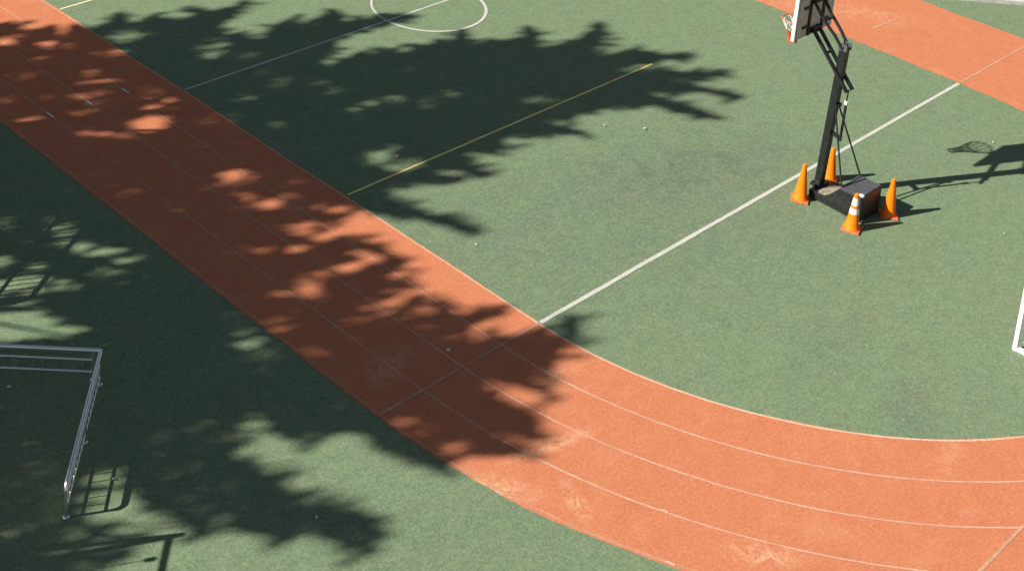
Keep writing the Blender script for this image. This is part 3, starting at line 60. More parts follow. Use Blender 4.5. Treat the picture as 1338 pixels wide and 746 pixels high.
L1 = [[14.535,34.167],[14.535,33.717],[14.535,33.267],[14.535,32.817],[14.535,32.367],[14.535,31.917],[14.535,31.467],[14.535,31.017],[14.535,30.567],[14.535,30.117],[14.535,29.667],[14.535,29.217],[14.535,28.767],[14.535,28.317],[14.535,27.867],[14.535,27.417],[14.535,26.967],[14.535,26.517],[14.535,26.067],[14.535,25.617],[14.535,25.167],[14.535,24.717],[14.535,24.267],[14.535,23.817],[14.534,23.367],[14.534,22.917],[14.534,22.467],[14.534,22.017],[14.534,21.567],[14.533,21.117],[14.533,20.667],[14.531,20.217],[14.529,19.767],[14.526,19.317],[14.524,18.867],[14.522,18.417],[14.522,17.967],[14.525,17.517],[14.531,17.067],[14.538,16.617],[14.543,16.167],[14.545,15.717],[14.545,15.267],[14.545,14.817],[14.545,14.367],[14.546,13.917],[14.547,13.467],[14.548,13.017],[14.549,12.567],[14.55,12.167],[14.56,11.8],[14.589,11.434],[14.637,11.07],[14.703,10.709],[14.788,10.352],[14.89,10.0],[15.009,9.654],[15.144,9.313],[15.295,8.979],[15.463,8.654],[15.647,8.337],[15.847,8.03],[16.061,7.734],[16.289,7.447],[16.53,7.172],[16.785,6.908],[17.052,6.658],[17.332,6.421],[17.624,6.199],[17.926,5.992],[18.239,5.801],[18.56,5.626],[18.891,5.467],[19.228,5.324],[19.573,5.199],[19.923,5.091],[20.278,5.0],[20.637,4.928],[21.0,4.873],[21.365,4.837],[21.731,4.818],[22.097,4.818],[22.463,4.837],[22.828,4.873],[23.19,4.928],[23.549,5.003],[23.901,5.103],[24.246,5.226],[24.581,5.371],[24.905,5.537],[25.217,5.723],[25.516,5.927],[25.801,6.148],[26.071,6.384],[26.326,6.634],[26.565,6.897],[26.787,7.171],[26.993,7.454],[27.183,7.746],[27.356,8.045],[27.513,8.35],[27.654,8.659],[27.779,8.973],[27.89,9.289],[27.986,9.607],[28.068,9.927],[28.137,10.247],[28.194,10.568],[28.239,10.888],[28.273,11.208],[28.296,11.528],[28.309,11.848],[28.314,12.167],[28.314,13.167],[28.314,14.667],[28.314,16.167],[28.314,17.667],[28.314,19.167],[28.314,20.667],[28.314,22.167],[28.314,23.667],[28.314,25.167],[28.314,26.667],[28.314,28.167],[28.314,29.667],[28.314,31.167],[28.314,32.667],[28.314,34.167],[28.314,35.667]]
L2 = [[13.789,34.167],[13.789,33.717],[13.789,33.267],[13.789,32.817],[13.789,32.367],[13.789,31.917],[13.789,31.467],[13.789,31.017],[13.789,30.567],[13.789,30.117],[13.789,29.667],[13.789,29.217],[13.789,28.767],[13.789,28.317],[13.789,27.867],[13.789,27.417],[13.789,26.967],[13.789,26.517],[13.789,26.067],[13.789,25.617],[13.789,25.167],[13.789,24.717],[13.789,24.267],[13.789,23.817],[13.789,23.367],[13.789,22.917],[13.789,22.467],[13.789,22.017],[13.789,21.567],[13.789,21.117],[13.789,20.667],[13.787,20.217],[13.784,19.767],[13.781,19.317],[13.779,18.867],[13.779,18.417],[13.782,17.967],[13.786,17.517],[13.791,17.067],[13.794,16.617],[13.795,16.167],[13.795,15.717],[13.794,15.267],[13.795,14.817],[13.796,14.367],[13.797,13.917],[13.797,13.467],[13.794,13.017],[13.791,12.567],[13.791,12.167],[13.803,11.762],[13.835,11.359],[13.887,10.957],[13.957,10.558],[14.047,10.164],[14.156,9.774],[14.286,9.391],[14.435,9.014],[14.601,8.645],[14.785,8.285],[14.985,7.933],[15.203,7.591],[15.438,7.262],[15.691,6.945],[15.959,6.642],[16.243,6.353],[16.541,6.079],[16.852,5.82],[17.176,5.577],[17.511,5.349],[17.856,5.139],[18.212,4.945],[18.576,4.77],[18.949,4.613],[19.329,4.474],[19.716,4.355],[20.108,4.255],[20.505,4.175],[20.905,4.115],[21.307,4.074],[21.712,4.054],[22.116,4.054],[22.52,4.074],[22.923,4.115],[23.323,4.175],[23.719,4.258],[24.108,4.367],[24.489,4.502],[24.86,4.661],[25.219,4.843],[25.565,5.046],[25.897,5.268],[26.213,5.51],[26.514,5.768],[26.798,6.042],[27.065,6.33],[27.314,6.63],[27.545,6.942],[27.759,7.262],[27.954,7.591],[28.132,7.927],[28.292,8.269],[28.435,8.615],[28.562,8.965],[28.672,9.318],[28.767,9.672],[28.847,10.028],[28.913,10.385],[28.965,10.741],[29.005,11.098],[29.033,11.455],[29.049,11.811],[29.054,12.167],[29.054,13.167],[29.054,14.667],[29.054,16.167],[29.054,17.667],[29.054,19.167],[29.054,20.667],[29.054,22.167],[29.054,23.667],[29.054,25.167],[29.054,26.667],[29.054,28.167],[29.054,29.667],[29.054,31.167],[29.054,32.667],[29.054,34.167],[29.054,35.667]]
L3 = [[13.018,34.167],[13.018,33.717],[13.018,33.267],[13.018,32.817],[13.018,32.367],[13.018,31.917],[13.018,31.467],[13.018,31.017],[13.018,30.567],[13.018,30.117],[13.018,29.667],[13.018,29.217],[13.018,28.767],[13.018,28.317],[13.018,27.867],[13.018,27.417],[13.018,26.967],[13.018,26.517],[13.018,26.067],[13.018,25.617],[13.018,25.167],[13.018,24.717],[13.018,24.267],[13.018,23.817],[13.018,23.367],[13.018,22.917],[13.018,22.467],[13.018,22.017],[13.019,21.567],[13.02,21.117],[13.023,20.667],[13.025,20.217],[13.027,19.767],[13.028,19.317],[13.029,18.867],[13.031,18.417],[13.033,17.967],[13.035,17.517],[13.037,17.067],[13.034,16.617],[13.03,16.167],[13.026,15.717],[13.026,15.267],[13.028,14.817],[13.031,14.367],[13.031,13.917],[13.03,13.467],[13.03,13.017],[13.032,12.567],[13.036,12.167],[13.05,11.725],[13.083,11.283],[13.136,10.844],[13.211,10.408],[13.308,9.976],[13.429,9.55],[13.571,9.13],[13.734,8.719],[13.917,8.316],[14.118,7.922],[14.339,7.538],[14.578,7.165],[14.835,6.805],[15.11,6.458],[15.403,6.125],[15.711,5.808],[16.036,5.506],[16.375,5.222],[16.728,4.954],[17.094,4.705],[17.472,4.474],[17.861,4.262],[18.26,4.07],[18.668,3.898],[19.085,3.746],[19.508,3.616],[19.937,3.506],[20.371,3.419],[20.809,3.353],[21.25,3.308],[21.692,3.286],[22.135,3.286],[22.578,3.308],[23.018,3.353],[23.456,3.419],[23.89,3.509],[24.316,3.629],[24.733,3.775],[25.14,3.947],[25.534,4.145],[25.914,4.365],[26.279,4.607],[26.627,4.869],[26.959,5.15],[27.272,5.448],[27.567,5.761],[27.843,6.088],[28.099,6.428],[28.336,6.778],[28.554,7.137],[28.753,7.504],[28.932,7.878],[29.092,8.258],[29.235,8.641],[29.359,9.028],[29.467,9.418],[29.558,9.809],[29.632,10.202],[29.692,10.594],[29.738,10.988],[29.769,11.381],[29.788,11.774],[29.794,12.167],[29.794,13.167],[29.794,14.667],[29.794,16.167],[29.794,17.667],[29.794,19.167],[29.794,20.667],[29.794,22.167],[29.794,23.667],[29.794,25.167],[29.794,26.667],[29.794,28.167],[29.794,29.667],[29.794,31.167],[29.794,32.667],[29.794,34.167],[29.794,35.667]]
OUTER = [[12.235,34.167],[12.235,33.717],[12.235,33.267],[12.235,32.817],[12.235,32.367],[12.235,31.917],[12.235,31.467],[12.235,31.017],[12.235,30.567],[12.235,30.117],[12.235,29.667],[12.235,29.217],[12.235,28.767],[12.235,28.317],[12.235,27.867],[12.235,27.417],[12.235,26.967],[12.235,26.517],[12.235,26.067],[12.235,25.617],[12.235,25.167],[12.235,24.717],[12.235,24.267],[12.235,23.817],[12.235,23.367],[12.235,22.917],[12.235,22.467],[12.234,22.017],[12.232,21.567],[12.229,21.117],[12.227,20.667],[12.227,20.217],[12.229,19.767],[12.23,19.317],[12.228,18.867],[12.225,18.417],[12.222,17.967],[12.219,17.517],[12.217,17.067],[12.214,16.617],[12.211,16.167],[12.21,15.717],[12.211,15.267],[12.212,14.817],[12.213,14.367],[12.212,13.917],[12.211,13.467],[12.211,13.017],[12.21,12.567],[12.211,12.167],[12.223,11.683],[12.259,11.201],[12.321,10.721],[12.406,10.245],[12.514,9.773],[12.645,9.308],[12.799,8.849],[12.975,8.399],[13.174,7.958],[13.394,7.527],[13.636,7.109],[13.899,6.702],[14.181,6.31],[14.483,5.932],[14.803,5.569],[15.141,5.223],[15.495,4.894],[15.866,4.583],[16.251,4.291],[16.651,4.018],[17.064,3.766],[17.488,3.535],[17.924,3.325],[18.37,3.137],[18.824,2.972],[19.287,2.829],[19.755,2.71],[20.229,2.614],[20.708,2.542],[21.189,2.494],[21.672,2.47],[22.156,2.47],[22.639,2.494],[23.12,2.542],[23.598,2.614],[24.072,2.713],[24.537,2.842],[24.993,3.001],[25.438,3.188],[25.869,3.401],[26.285,3.64],[26.685,3.902],[27.068,4.186],[27.432,4.491],[27.778,4.814],[28.103,5.154],[28.407,5.509],[28.691,5.878],[28.954,6.259],[29.196,6.651],[29.417,7.051],[29.617,7.46],[29.797,7.874],[29.956,8.294],[30.096,8.718],[30.217,9.145],[30.32,9.574],[30.405,10.005],[30.473,10.437],[30.525,10.869],[30.561,11.302],[30.582,11.734],[30.589,12.167],[30.589,13.167],[30.589,14.667],[30.589,16.167],[30.589,17.667],[30.589,19.167],[30.589,20.667],[30.589,22.167],[30.589,23.667],[30.589,25.167],[30.589,26.667],[30.589,28.167],[30.589,29.667],[30.589,31.167],[30.589,32.667],[30.589,34.167],[30.589,35.667]]
CIRCLE = [21.529,20.593,1.18]
YABCD = [20.593,16.194,12.053,24.767]
MID = [21.914,12.167,6.551]
P = {"A0":[15.419,20.607],"A1":[22.137,20.568],"A_T":[13.024,20.588],"B0":[15.42,16.223],"B1":[23.249,16.177],"C0":[15.371,12.058],"C1":[27.517,12.067],"C2":[30.234,12.057],"CT":[12.269,12.051],"D0":[15.404,24.756],"D1":[16.165,24.778],"E0":[17.003,5.738],"E1":[15.908,5.73],"F0":[28.392,14.428],"F1":[29.055,14.383],"T1a":[13.022,21.319],"T1b":[13.025,21.101],"T2a":[13.79,21.308],"T2b":[13.796,21.122],"T3a":[14.532,21.298],"T3b":[14.544,21.087],"U1a":[13.747,8.711],"U1b":[13.786,8.615],"U2a":[13.135,8.154],"U2b":[13.171,8.05],"cone1":[21.284,11.613],"cone2":[21.18,10.593],"cone3":[22.043,10.437],"cone4":[22.238,11.66],"goal":[20.279,7.431],"s1":[16.859,16.611],"s2":[20.553,15.158],"s3":[21.052,14.653],"s4":[13.881,12.417],"s5":[16.032,13.962],"s6":[8.871,15.407],"s7":[8.982,13.189],"s8":[10.462,11.193],"s9":[25.808,10.524],"s10":[23.064,8.96],"st1":[12.485,10.32],"st2":[13.736,10.237],"st3":[13.046,9.423],"st4":[14.162,7.498],"st5":[13.082,12.653],"st6":[17.531,6.876],"st7":[13.16,10.432],"st8":[20.503,12.967],"st9":[17.812,7.677],"r2a":[10.009,16.856],"r2b":[11.563,17.93],"tip":[9.125,11.968],"stay":[5.951,13.791],"cb0":[8.962,12.024],"cb1":[8.606,11.669],"rp":[8.677,11.857],"k0":[31.221,14.164],"k1":[32.285,13.05],"railbase":[8.227,13.017],"twig0":[13.39,24.677],"twig1":[14.606,24.131]}
TREES = [[15.693,21.996,10.4],[20.068,17.488,10.8],[14.065,15.117,10.8],[13.915,11.956,11.2],[10.113,12.396,10.2],[11.071,16.304,8.4],[12.939,20.023,10.4]]
TURF_A, TURF_B, TURF_C = (0.168, 0.237, 0.136), (0.202, 0.270, 0.160), (0.190, 0.240, 0.153)
TURF_WORN, TURF_TIP, TURF_DEEP, TURF_DRY = (0.105, 0.132, 0.108), (0.29, 0.345, 0.21), (0.105, 0.16, 0.092), (0.215, 0.235, 0.135)
TRACK_A, TRACK_B, TRACK_C = (0.495, 0.161, 0.080), (0.575, 0.207, 0.109), (0.545, 0.192, 0.098)
TRACK_DUST, TRACK_DEEP = (0.68, 0.38, 0.225), (0.40, 0.135, 0.062)
TURF_STAINS = [(18.0, 13.2, 7.5, 3.6, -0.4, 0.5), (10.8, 10.4, 4.0, 1.8, -0.5, 0.35), (20.3, 13.4, 3.8, 1.6, -0.3, 1.0), (17.8, 7.7, 0.9, 0.5, 0.6, 0.7), (22.5, 14.6, 2.2, 1.0, 0.4, 0.5), (18.2, 9.2, 1.4, 0.6, 0.2, 0.5)]
TRACK_STAINS = [(12.45, 10.25, 0.75, 0.28, 2.2, 1.0), (13.55, 10.3, 0.9, 0.16, -0.25, 0.9), (13.05, 9.42, 0.5, 0.16, 1.2, 0.9), (14.1, 7.5, 0.6, 0.25, 2.3, 0.9), (13.0, 12.7, 0.7, 0.35, 0.3, 0.5), (17.5, 6.95, 0.9, 0.2, 0.3, 0.3), (14.6, 11.1, 0.7, 0.25, 0.2, 0.45), (28.5, 15.5, 2.5, 0.6, 2.2, 0.5)]
LEAF_LAYERS, LEAF_DU, LEAF_DV = 3, 0.08, 0.042
TREE_LOW = [5.2, 5.5, 6.2, 6.6, 5.6, 4.4, 5.6]
TREE_TEXT = ['tall leafy tree farthest up the left side, shading the far end of the track straight',
 'tall leafy tree whose long pointed shadow reaches across the yellow line',
 'leafy tree shading the middle of the track straight from the left',
 'leafy tree whose shadow crosses the white cross line at the start of the bend',
 'leafy tree nearest the camera, shading the turf beside the steel railing',
 'lower leafy tree throwing its trunk shadow on the turf above the steel railing',
 'leafy tree left of the track, between the farthest tree and the middle one']


# ------------------------------------------------------------------ helpers
def tag(o, label=None, cat=None, group=None, kind=None):
    if label: o['label'] = label
    if cat: o['category'] = cat
    if group: o['group'] = group
    if kind: o['kind'] = kind
    return o

def thing(name, loc, label, cat, group=None):
    o = bpy.data.objects.new(name, None)
    o.empty_display_size = 0.2
    o.location = loc
    COL.objects.link(o)
    return tag(o, label, cat, group)

class MB:
    """collects shapes in world metres, builds one mesh object"""
    def __init__(self):
        self.v, self.f, self.m = [], [], []
    def add(self, vs, fs, mat=0):
        n = len(self.v)
        self.v += [tuple(p) for p in vs]
        self.f += [tuple(i + n for i in f) for f in fs]
        self.m += [mat] * len(fs)
        return self
    def box(self, c, s, rz=0.0, mat=0):
        cx, cy, cz = c
        hx, hy, hz = s[0] / 2, s[1] / 2, s[2] / 2
        ca, sa = math.cos(rz), math.sin(rz)
        vs = []
        for z in (-hz, hz):
            for x, y in ((-hx, -hy), (hx, -hy), (hx, hy), (-hx, hy)):
                vs.append((cx + x * ca - y * sa, cy + x * sa + y * ca, cz + z))
        return self.add(vs, [(3, 2, 1, 0), (4, 5, 6, 7), (0, 1, 5, 4), (1, 2, 6, 5), (2, 3, 7, 6), (3, 0, 4, 7)], mat)
    def bar(self, a, b, w, h, up=(0, 0, 1), mat=0):
        """square bar from a to b"""
        a, b = Vector(a), Vector(b)
        d = (b - a).normalized()
        x = d.cross(Vector(up))
        if x.length < 1e-4: x = d.cross(Vector((0, 1, 0)))
        x.normalize(); y = x.cross(d)
        vs = []
        for p in (a, b):
            for i, j in ((-1, -1), (1, -1), (1, 1), (-1, 1)):
                vs.append(p + x * (i * w / 2) + y * (j * h / 2))
        return self.add(vs, [(0, 1, 2, 3), (7, 6, 5, 4), (0, 4, 5, 1), (1, 5, 6, 2), (2, 6, 7, 3), (3, 7, 4, 0)], mat)
    def tube(self, pts, r, n=10, cap=True, closed=False, mat=0):
        pts = [Vector(p) for p in pts]
        rs = r if isinstance(r, (list, tuple)) else [r] * len(pts)
        N = len(pts)
        d0 = (pts[1] - pts[0]).normalized()
        ref = d0.orthogonal().normalized()
        vs = []
        for i, p in enumerate(pts):
            if closed: d = (pts[(i + 1) % N] - pts[i - 1])
            else: d = pts[min(i + 1, N - 1)] - pts[max(i - 1, 0)]
            d.normalize()
            ref = (ref - d * ref.dot(d)).normalized()
            y = d.cross(ref)
            for k in range(n):
                t = 2 * math.pi * k / n
                vs.append(p + (ref * math.cos(t) + y * math.sin(t)) * rs[i])
        fs = []
        for i in range(N if closed else N - 1):
            j = (i + 1) % N
            for k in range(n):
                k2 = (k + 1) % n
                fs.append((i * n + k, i * n + k2, j * n + k2, j * n + k))
        if cap and not closed:
            fs.append(tuple(range(n - 1, -1, -1)))
            fs.append(tuple((N - 1) * n + k for k in range(n)))
        return self.add(vs, fs, mat)
    def lathe(self, c, prof, n=28, mat=0):
        vs, fs = [], []
        for r, z in prof:
            for k in range(n):
                t = 2 * math.pi * k / n
                vs.append((c[0] + r * math.cos(t), c[1] + r * math.sin(t), c[2] + z))
        for i in range(len(prof) - 1):
            for k in range(n):
                k2 = (k + 1) % n
                fs.append((i * n + k, i * n + k2, (i + 1) * n + k2, (i + 1) * n + k))
        fs.append(tuple(range(n - 1, -1, -1)))
        fs.append(tuple((len(prof) - 1) * n + k for k in range(n)))
        return self.add(vs, fs, mat)
    def build(self, name, mat, parent=None, origin=None, bevel=0, smooth=False, seg=2):
        if parent is not None: o0 = Vector(parent_world(parent))
        else: o0 = Vector(origin or (0, 0, 0))
        me = bpy.data.meshes.new(name)
        me.from_pydata([Vector(p) - o0 for p in self.v], [], self.f)
        for m in (mat if isinstance(mat, (list, tuple)) else [mat]): me.materials.append(m)
        for p, mi in zip(me.polygons, self.m): p.material_index = mi
        bm = bmesh.new(); bm.from_mesh(me)
        bmesh.ops.recalc_face_normals(bm, faces=bm.faces)
        bm.to_mesh(me); bm.free()
        o = bpy.data.objects.new(name, me)
        COL.objects.link(o)
        if parent is not None: o.parent = parent
        else: o.location = o0
        if bevel:
            b = o.modifiers.new('bevel', 'BEVEL'); b.width = bevel; b.segments = seg; b.limit_method = 'ANGLE'
        if smooth:
            for p in me.polygons: p.use_smooth = True
            me.set_sharp_from_angle(angle=math.radians(40))
        return o

def parent_world(o):
    p = Vector((0, 0, 0))
    while o is not None:
        p += o.location; o = o.parent
    return p

# ------------------------------------------------------------------ materials
class Mat:
    def __init__(self, name, color=(0.5, 0.5, 0.5), rough=0.6, metal=0.0, spec=0.5):
        self.m = bpy.data.materials.new(name); self.m.use_nodes = True
        self.t = self.m.node_tree; self.b = self.t.nodes['Principled BSDF']
        self.b.inputs['Base Color'].default_value = (*color, 1)
        self.b.inputs['Roughness'].default_value = rough
        self.b.inputs['Metallic'].default_value = metal
        self.b.inputs['Specular IOR Level'].default_value = spec
        self.co = None
    def n(self, t, **kw):
        o = self.t.nodes.new(t)
        for k, v in kw.items(): setattr(o, k, v)
        return o
    def l(self, a, b): self.t.links.new(a, b)
    def coord(self):
        if self.co is None: self.co = self.n('ShaderNodeNewGeometry').outputs['Position']
        return self.co
    def noise(self, scale, detail=4, rough=0.55, dist=0.0, stretch=None, off=(0, 0, 0)):
        mp = self.n('ShaderNodeMapping')
        if stretch: mp.inputs['Scale'].default_value = stretch
        mp.inputs['Location'].default_value = off
        self.l(self.coord(), mp.inputs[0])
        t = self.n('ShaderNodeTexNoise')
        t.inputs['Scale'].default_value = scale; t.inputs['Detail'].default_value = detail
        t.inputs['Roughness'].default_value = rough; t.inputs['Distortion'].default_value = dist
        self.l(mp.outputs[0], t.inputs['Vector'])
        return t.outputs['Fac']
    def ramp(self, fac, a, b, lo=0.0, hi=1.0):
        r = self.n('ShaderNodeMapRange'); r.clamp = True
        self.l(fac, r.inputs[0])
        r.inputs[1].default_value = a; r.inputs[2].default_value = b
        r.inputs[3].default_value = lo; r.inputs[4].default_value = hi
        return r.outputs[0]
    def math(self, op, a, b=0.0):
        r = self.n('ShaderNodeMath'); r.operation = op
        for i, v in enumerate((a, b)):
            if isinstance(v, (int, float)): r.inputs[i].default_value = v
            else: self.l(v, r.inputs[i])
        return r.outputs[0]
    def mix(self, fac, a, b):
        r = self.n('ShaderNodeMix'); r.data_type = 'RGBA'
        if isinstance(fac, (int, float)): r.inputs[0].default_value = fac
        else: self.l(fac, r.inputs[0])
        for i, v in ((6, a), (7, b)):
            if isinstance(v, tuple): r.inputs[i].default_value = (*v, 1)
            else: self.l(v, r.inputs[i])
        return r.outputs[2]
    def color(self, s): self.l(s, self.b.inputs['Base Color'])
    def bump(self, fac, strength=0.3, dist=0.01):
        r = self.n('ShaderNodeBump'); r.inputs['Strength'].default_value = strength; r.inputs['Distance'].default_value = dist
        self.l(fac, r.inputs['Height']); self.l(r.outputs[0], self.b.inputs['Normal'])
    def stain(self, x, y, rx, ry, ang):
        """0..1 mask of a soft elliptical patch on the ground, 1 in the middle"""
        mp = self.n('ShaderNodeMapping'); mp.vector_type = 'TEXTURE'
        mp.inputs['Location'].default_value = (x, y, 0); mp.inputs['Rotation'].default_value = (0, 0, ang)
        mp.inputs['Scale'].default_value = (rx, ry, 1000)
        self.l(self.coord(), mp.inputs[0])
        ln = self.n('ShaderNodeVectorMath'); ln.operation = 'LENGTH'
        self.l(mp.outputs[0], ln.inputs[0])
        return self.ramp(ln.outputs['Value'], 1.0, 0.2)

# artificial turf: faded green fibres, worn and dusty in patches
T = Mat('artificial_turf', rough=0.95, spec=0.0)
big = T.noise(0.45, 5, 0.6)
mid = T.noise(3.2, 5, 0.65, 0.4)
fib = T.noise(14, 6, 0.85)
fine = T.noise(26, 3, 0.9, stretch=(1.3, 1, 1))
yel = T.noise(1.1, 4, 0.7, 0.5, off=(5, 1, 0))
c = T.mix(T.ramp(mid, 0.3, 0.7), TURF_A, TURF_B)
c = T.mix(T.ramp(big, 0.35, 0.7, 0.0, 0.55), c, TURF_C)
wear = None
for x, y, rx, ry, an, s in TURF_STAINS:
    k = T.math('MULTIPLY', T.math('MULTIPLY', T.stain(x, y, rx, ry, an), T.ramp(T.noise(2.2, 8, 0.8, 0.6, off=(x, y, 0)), 0.34, 0.60)), s)
    wear = k if wear is None else T.math('MAXIMUM', wear, k)
c = T.mix(wear, c, TURF_WORN)
c = T.mix(T.ramp(yel, 0.45, 0.7, 0.0, 0.35), c, TURF_DRY)
tuft = T.noise(4.6, 5, 0.7, 0.6, off=(2, 8, 0))
c = T.mix(T.ramp(tuft, 0.50, 0.68, 0.0, 0.34), c, TURF_TIP)
c = T.mix(T.ramp(tuft, 0.32, 0.48, 0.38, 0.0), c, TURF_DEEP)
c = T.mix(T.ramp(fib, 0.48, 0.66, 0.0, 0.6), c, TURF_TIP)
c = T.mix(T.ramp(fib, 0.34, 0.5, 0.55, 0.0), c, TURF_DEEP)
c = T.mix(T.ramp(fine, 0.40, 0.56, 0.5, 0.0), c, TURF_DEEP)
c = T.mix(T.ramp(fine, 0.52, 0.66, 0.0, 0.45), c, TURF_TIP)
T.color(c)
T.bump(T.math('ADD', fib, fine), 0.5, 0.014)
TURF = T.m

# running track: red polyurethane, bleached and dusty
R_ = Mat('red_track_rubber', rough=0.95, spec=0.0)
big = R_.noise(0.7, 5, 0.6, off=(3, 7, 0))
mid = R_.noise(3.4, 8, 0.72, 0.5)
grain = R_.noise(24, 3, 0.85)
blot = R_.noise(1.6, 6, 0.7, 0.8, off=(9, 4, 0))
c = R_.mix(R_.ramp(mid, 0.3, 0.72), TRACK_A, TRACK_B)
c = R_.mix(R_.ramp(big, 0.35, 0.68, 0.0, 0.6), c, TRACK_C)
dust = None
for x, y, rx, ry, an, s in TRACK_STAINS:
    k = R_.math('MULTIPLY', R_.math('MULTIPLY', R_.stain(x, y, rx, ry, an), R_.ramp(R_.noise(5.0, 8, 0.72, 0.9, off=(x, y, 0)), 0.43, 0.57)), s)
    dust = k if dust is None else R_.math('MAXIMUM', dust, k)
c = R_.mix(dust, c, TRACK_DUST)
c = R_.mix(R_.ramp(blot, 0.54, 0.72, 0.0, 0.2), c, TRACK_DUST)
c = R_.mix(R_.ramp(grain, 0.50, 0.66, 0.0, 0.35), c, TRACK_DEEP)
c = R_.mix(R_.ramp(grain, 0.36, 0.5, 0.25, 0.0), c, TRACK_DUST)
R_.color(c)
R_.bump(grain, 0.3, 0.004)
TRACK = R_.m

def paint(name, col, under, lo=0.38, hi=0.5, keep=0.0, rough=0.9, fade=None):
    m = Mat(name, rough=rough, spec=0.0)
    a = m.ramp(m.noise(38, 4, 0.7), lo, hi)
    b = m.ramp(m.noise(2.5, 4, 0.6, off=(11, 2, 0)), 0.3, 0.6, keep, 1.0)
    k = m.math('MULTIPLY', a, b)
    if fade:                       # fainter along the straight than in the bend
        sp = m.n('ShaderNodeSeparateXYZ'); m.l(m.coord(), sp.inputs[0])
        k = m.math('MULTIPLY', k, m.ramp(sp.outputs[1], 9.5, 14.5, 1.0, fade))
    m.color(m.mix(k, under, col))
    return m.m
WHITE_LINE = paint('white_turf_line', (0.57, 0.555, 0.51), (0.36, 0.39, 0.30), 0.34, 0.48, 0.7)
YELLOW_LINE = paint('yellow_turf_line', (0.95, 0.76, 0.28), (0.88, 0.74, 0.30), 0.3, 0.5, 0.6)
PALE_YELLOW = paint('pale_yellow_turf_line', (0.80, 0.70, 0.48), (0.66, 0.62, 0.40), 0.3, 0.5, 0.6)
LANE_LINE = paint('faded_lane_line', (0.62, 0.40, 0.29), (0.50, 0.235, 0.13), 0.36, 0.5, 0.55, fade=0.5)
EDGE_LINE = paint('worn_inner_kerb_line', (0.68, 0.50, 0.38), (0.52, 0.24, 0.13), 0.34, 0.5, 0.6, fade=0.45)
OUTER_LINE = paint('rubbed_outer_line', (0.55, 0.31, 0.21), (0.48, 0.20, 0.10), 0.36, 0.56, 0.1)
CROSS_LINE = paint('faded_cross_line', (0.56, 0.36, 0.26), (0.50, 0.22, 0.12), 0.36, 0.55, 0.4)
TICK = paint('white_lane_tick', (0.82, 0.83, 0.80), (0.5, 0.36, 0.28), 0.25, 0.4, 0.7)

def simple(name, color, rough=0.5, metal=0.0, var=0.0, scale=12, spec=0.5, dirt=None):
    m = Mat(name, color, rough, metal, spec)
    if var or dirt:
        c2 = dirt or tuple(v * (1 - var) for v in color)
        m.color(m.mix(m.ramp(m.noise(scale, 5, 0.65), 0.42, 0.68, 0.0, 1.0 if not dirt else 0.55), color, c2))
    return m.m
BLACK = simple('black_painted_steel', (0.011, 0.013, 0.013), 0.4, 0.0, dirt=(0.026, 0.027, 0.027), scale=9, spec=0.4)
BASE_PLASTIC = simple('scuffed_black_plastic', (0.013, 0.015, 0.016), 0.4, dirt=(0.045, 0.046, 0.046), scale=14, spec=0.4)
TOP_GREY = simple('grey_scuffed_top', (0.075, 0.08, 0.085), 0.4, dirt=(0.13, 0.13, 0.13), scale=12)  # paler grey, also stands for sky sheen on the base top
SAND = simple('spilled_sand', (0.29, 0.25, 0.185), 0.95, var=0.65, scale=16)
WHITE = simple('white_powder_coat', (0.80, 0.80, 0.79), 0.4, var=0.06, scale=10)
CAP = simple('white_plastic', (0.75, 0.75, 0.73), 0.5)
ORANGE = simple('orange_cone_pvc', (0.98, 0.205, 0.002), 0.5, dirt=(0.82, 0.15, 0.010), scale=11, spec=0.25)
ORANGE_BASE = simple('dusty_orange_rubber', (0.72, 0.14, 0.03), 0.65, dirt=(0.62, 0.30, 0.20), scale=18)
BAND = simple('reflective_white_band', (0.78, 0.78, 0.77), 0.35, var=0.05)
STEEL = simple('brushed_stainless', (0.90, 0.90, 0.91), 0.3, 1.0, var=0.10, scale=30)
RIM = simple('orange_rim_paint', (0.62, 0.16, 0.07), 0.45)
CORD_W = simple('white_net_cord', (0.74, 0.73, 0.70), 0.9)
CORD_R = simple('red_net_cord', (0.58, 0.10, 0.04), 0.9)
CONCRETE = simple('pale_concrete', (0.55, 0.53, 0.49), 0.9, var=0.25, scale=5)
BARK = simple('grey_brown_bark', (0.11, 0.085, 0.06), 0.95, var=0.4, scale=10)
LEAF = simple('broad_leaf_green', (0.06, 0.095, 0.03), 0.6, dirt=(0.085, 0.12, 0.035), scale=3)
# board back: grey panel stiffened by a wire grid
bm_ = Mat('grey_meshed_board', rough=0.65)
wv = bm_.n('ShaderNodeTexBrick')
wv.inputs['Scale'].default_value = 1.0
wv.offset = 0.0
wv.inputs['Brick Width'].default_value = 0.055; wv.inputs['Row Height'].default_value = 0.055
wv.inputs['Mortar Size'].default_value = 0.007; wv.inputs['Mortar Smooth'].default_value = 0.3
sw = bm_.n('ShaderNodeSeparateXYZ'); bm_.l(bm_.coord(), sw.inputs[0])
cb = bm_.n('ShaderNodeCombineXYZ'); bm_.l(sw.outputs[0], cb.inputs[0]); bm_.l(sw.outputs[2], cb.inputs[1])
bm_.l(cb.outputs[0], wv.inputs['Vector'])
wv.inputs['Color1'].default_value = (0.62, 0.59, 0.56, 1); wv.inputs['Color2'].default_value = (0.54, 0.52, 0.49, 1)
wv.inputs['Mortar'].default_value = (0.34, 0.325, 0.31, 1)
tr_ = bm_.n('ShaderNodeBsdfTranslucent'); bm_.l(wv.outputs['Color'], tr_.inputs[0])
mx_ = bm_.n('ShaderNodeMixShader'); mx_.inputs[0].default_value = 0.5
bm_.color(wv.outputs['Color'])
bm_.l(bm_.b.outputs[0], mx_.inputs[1]); bm_.l(tr_.outputs[0], mx_.inputs[2])
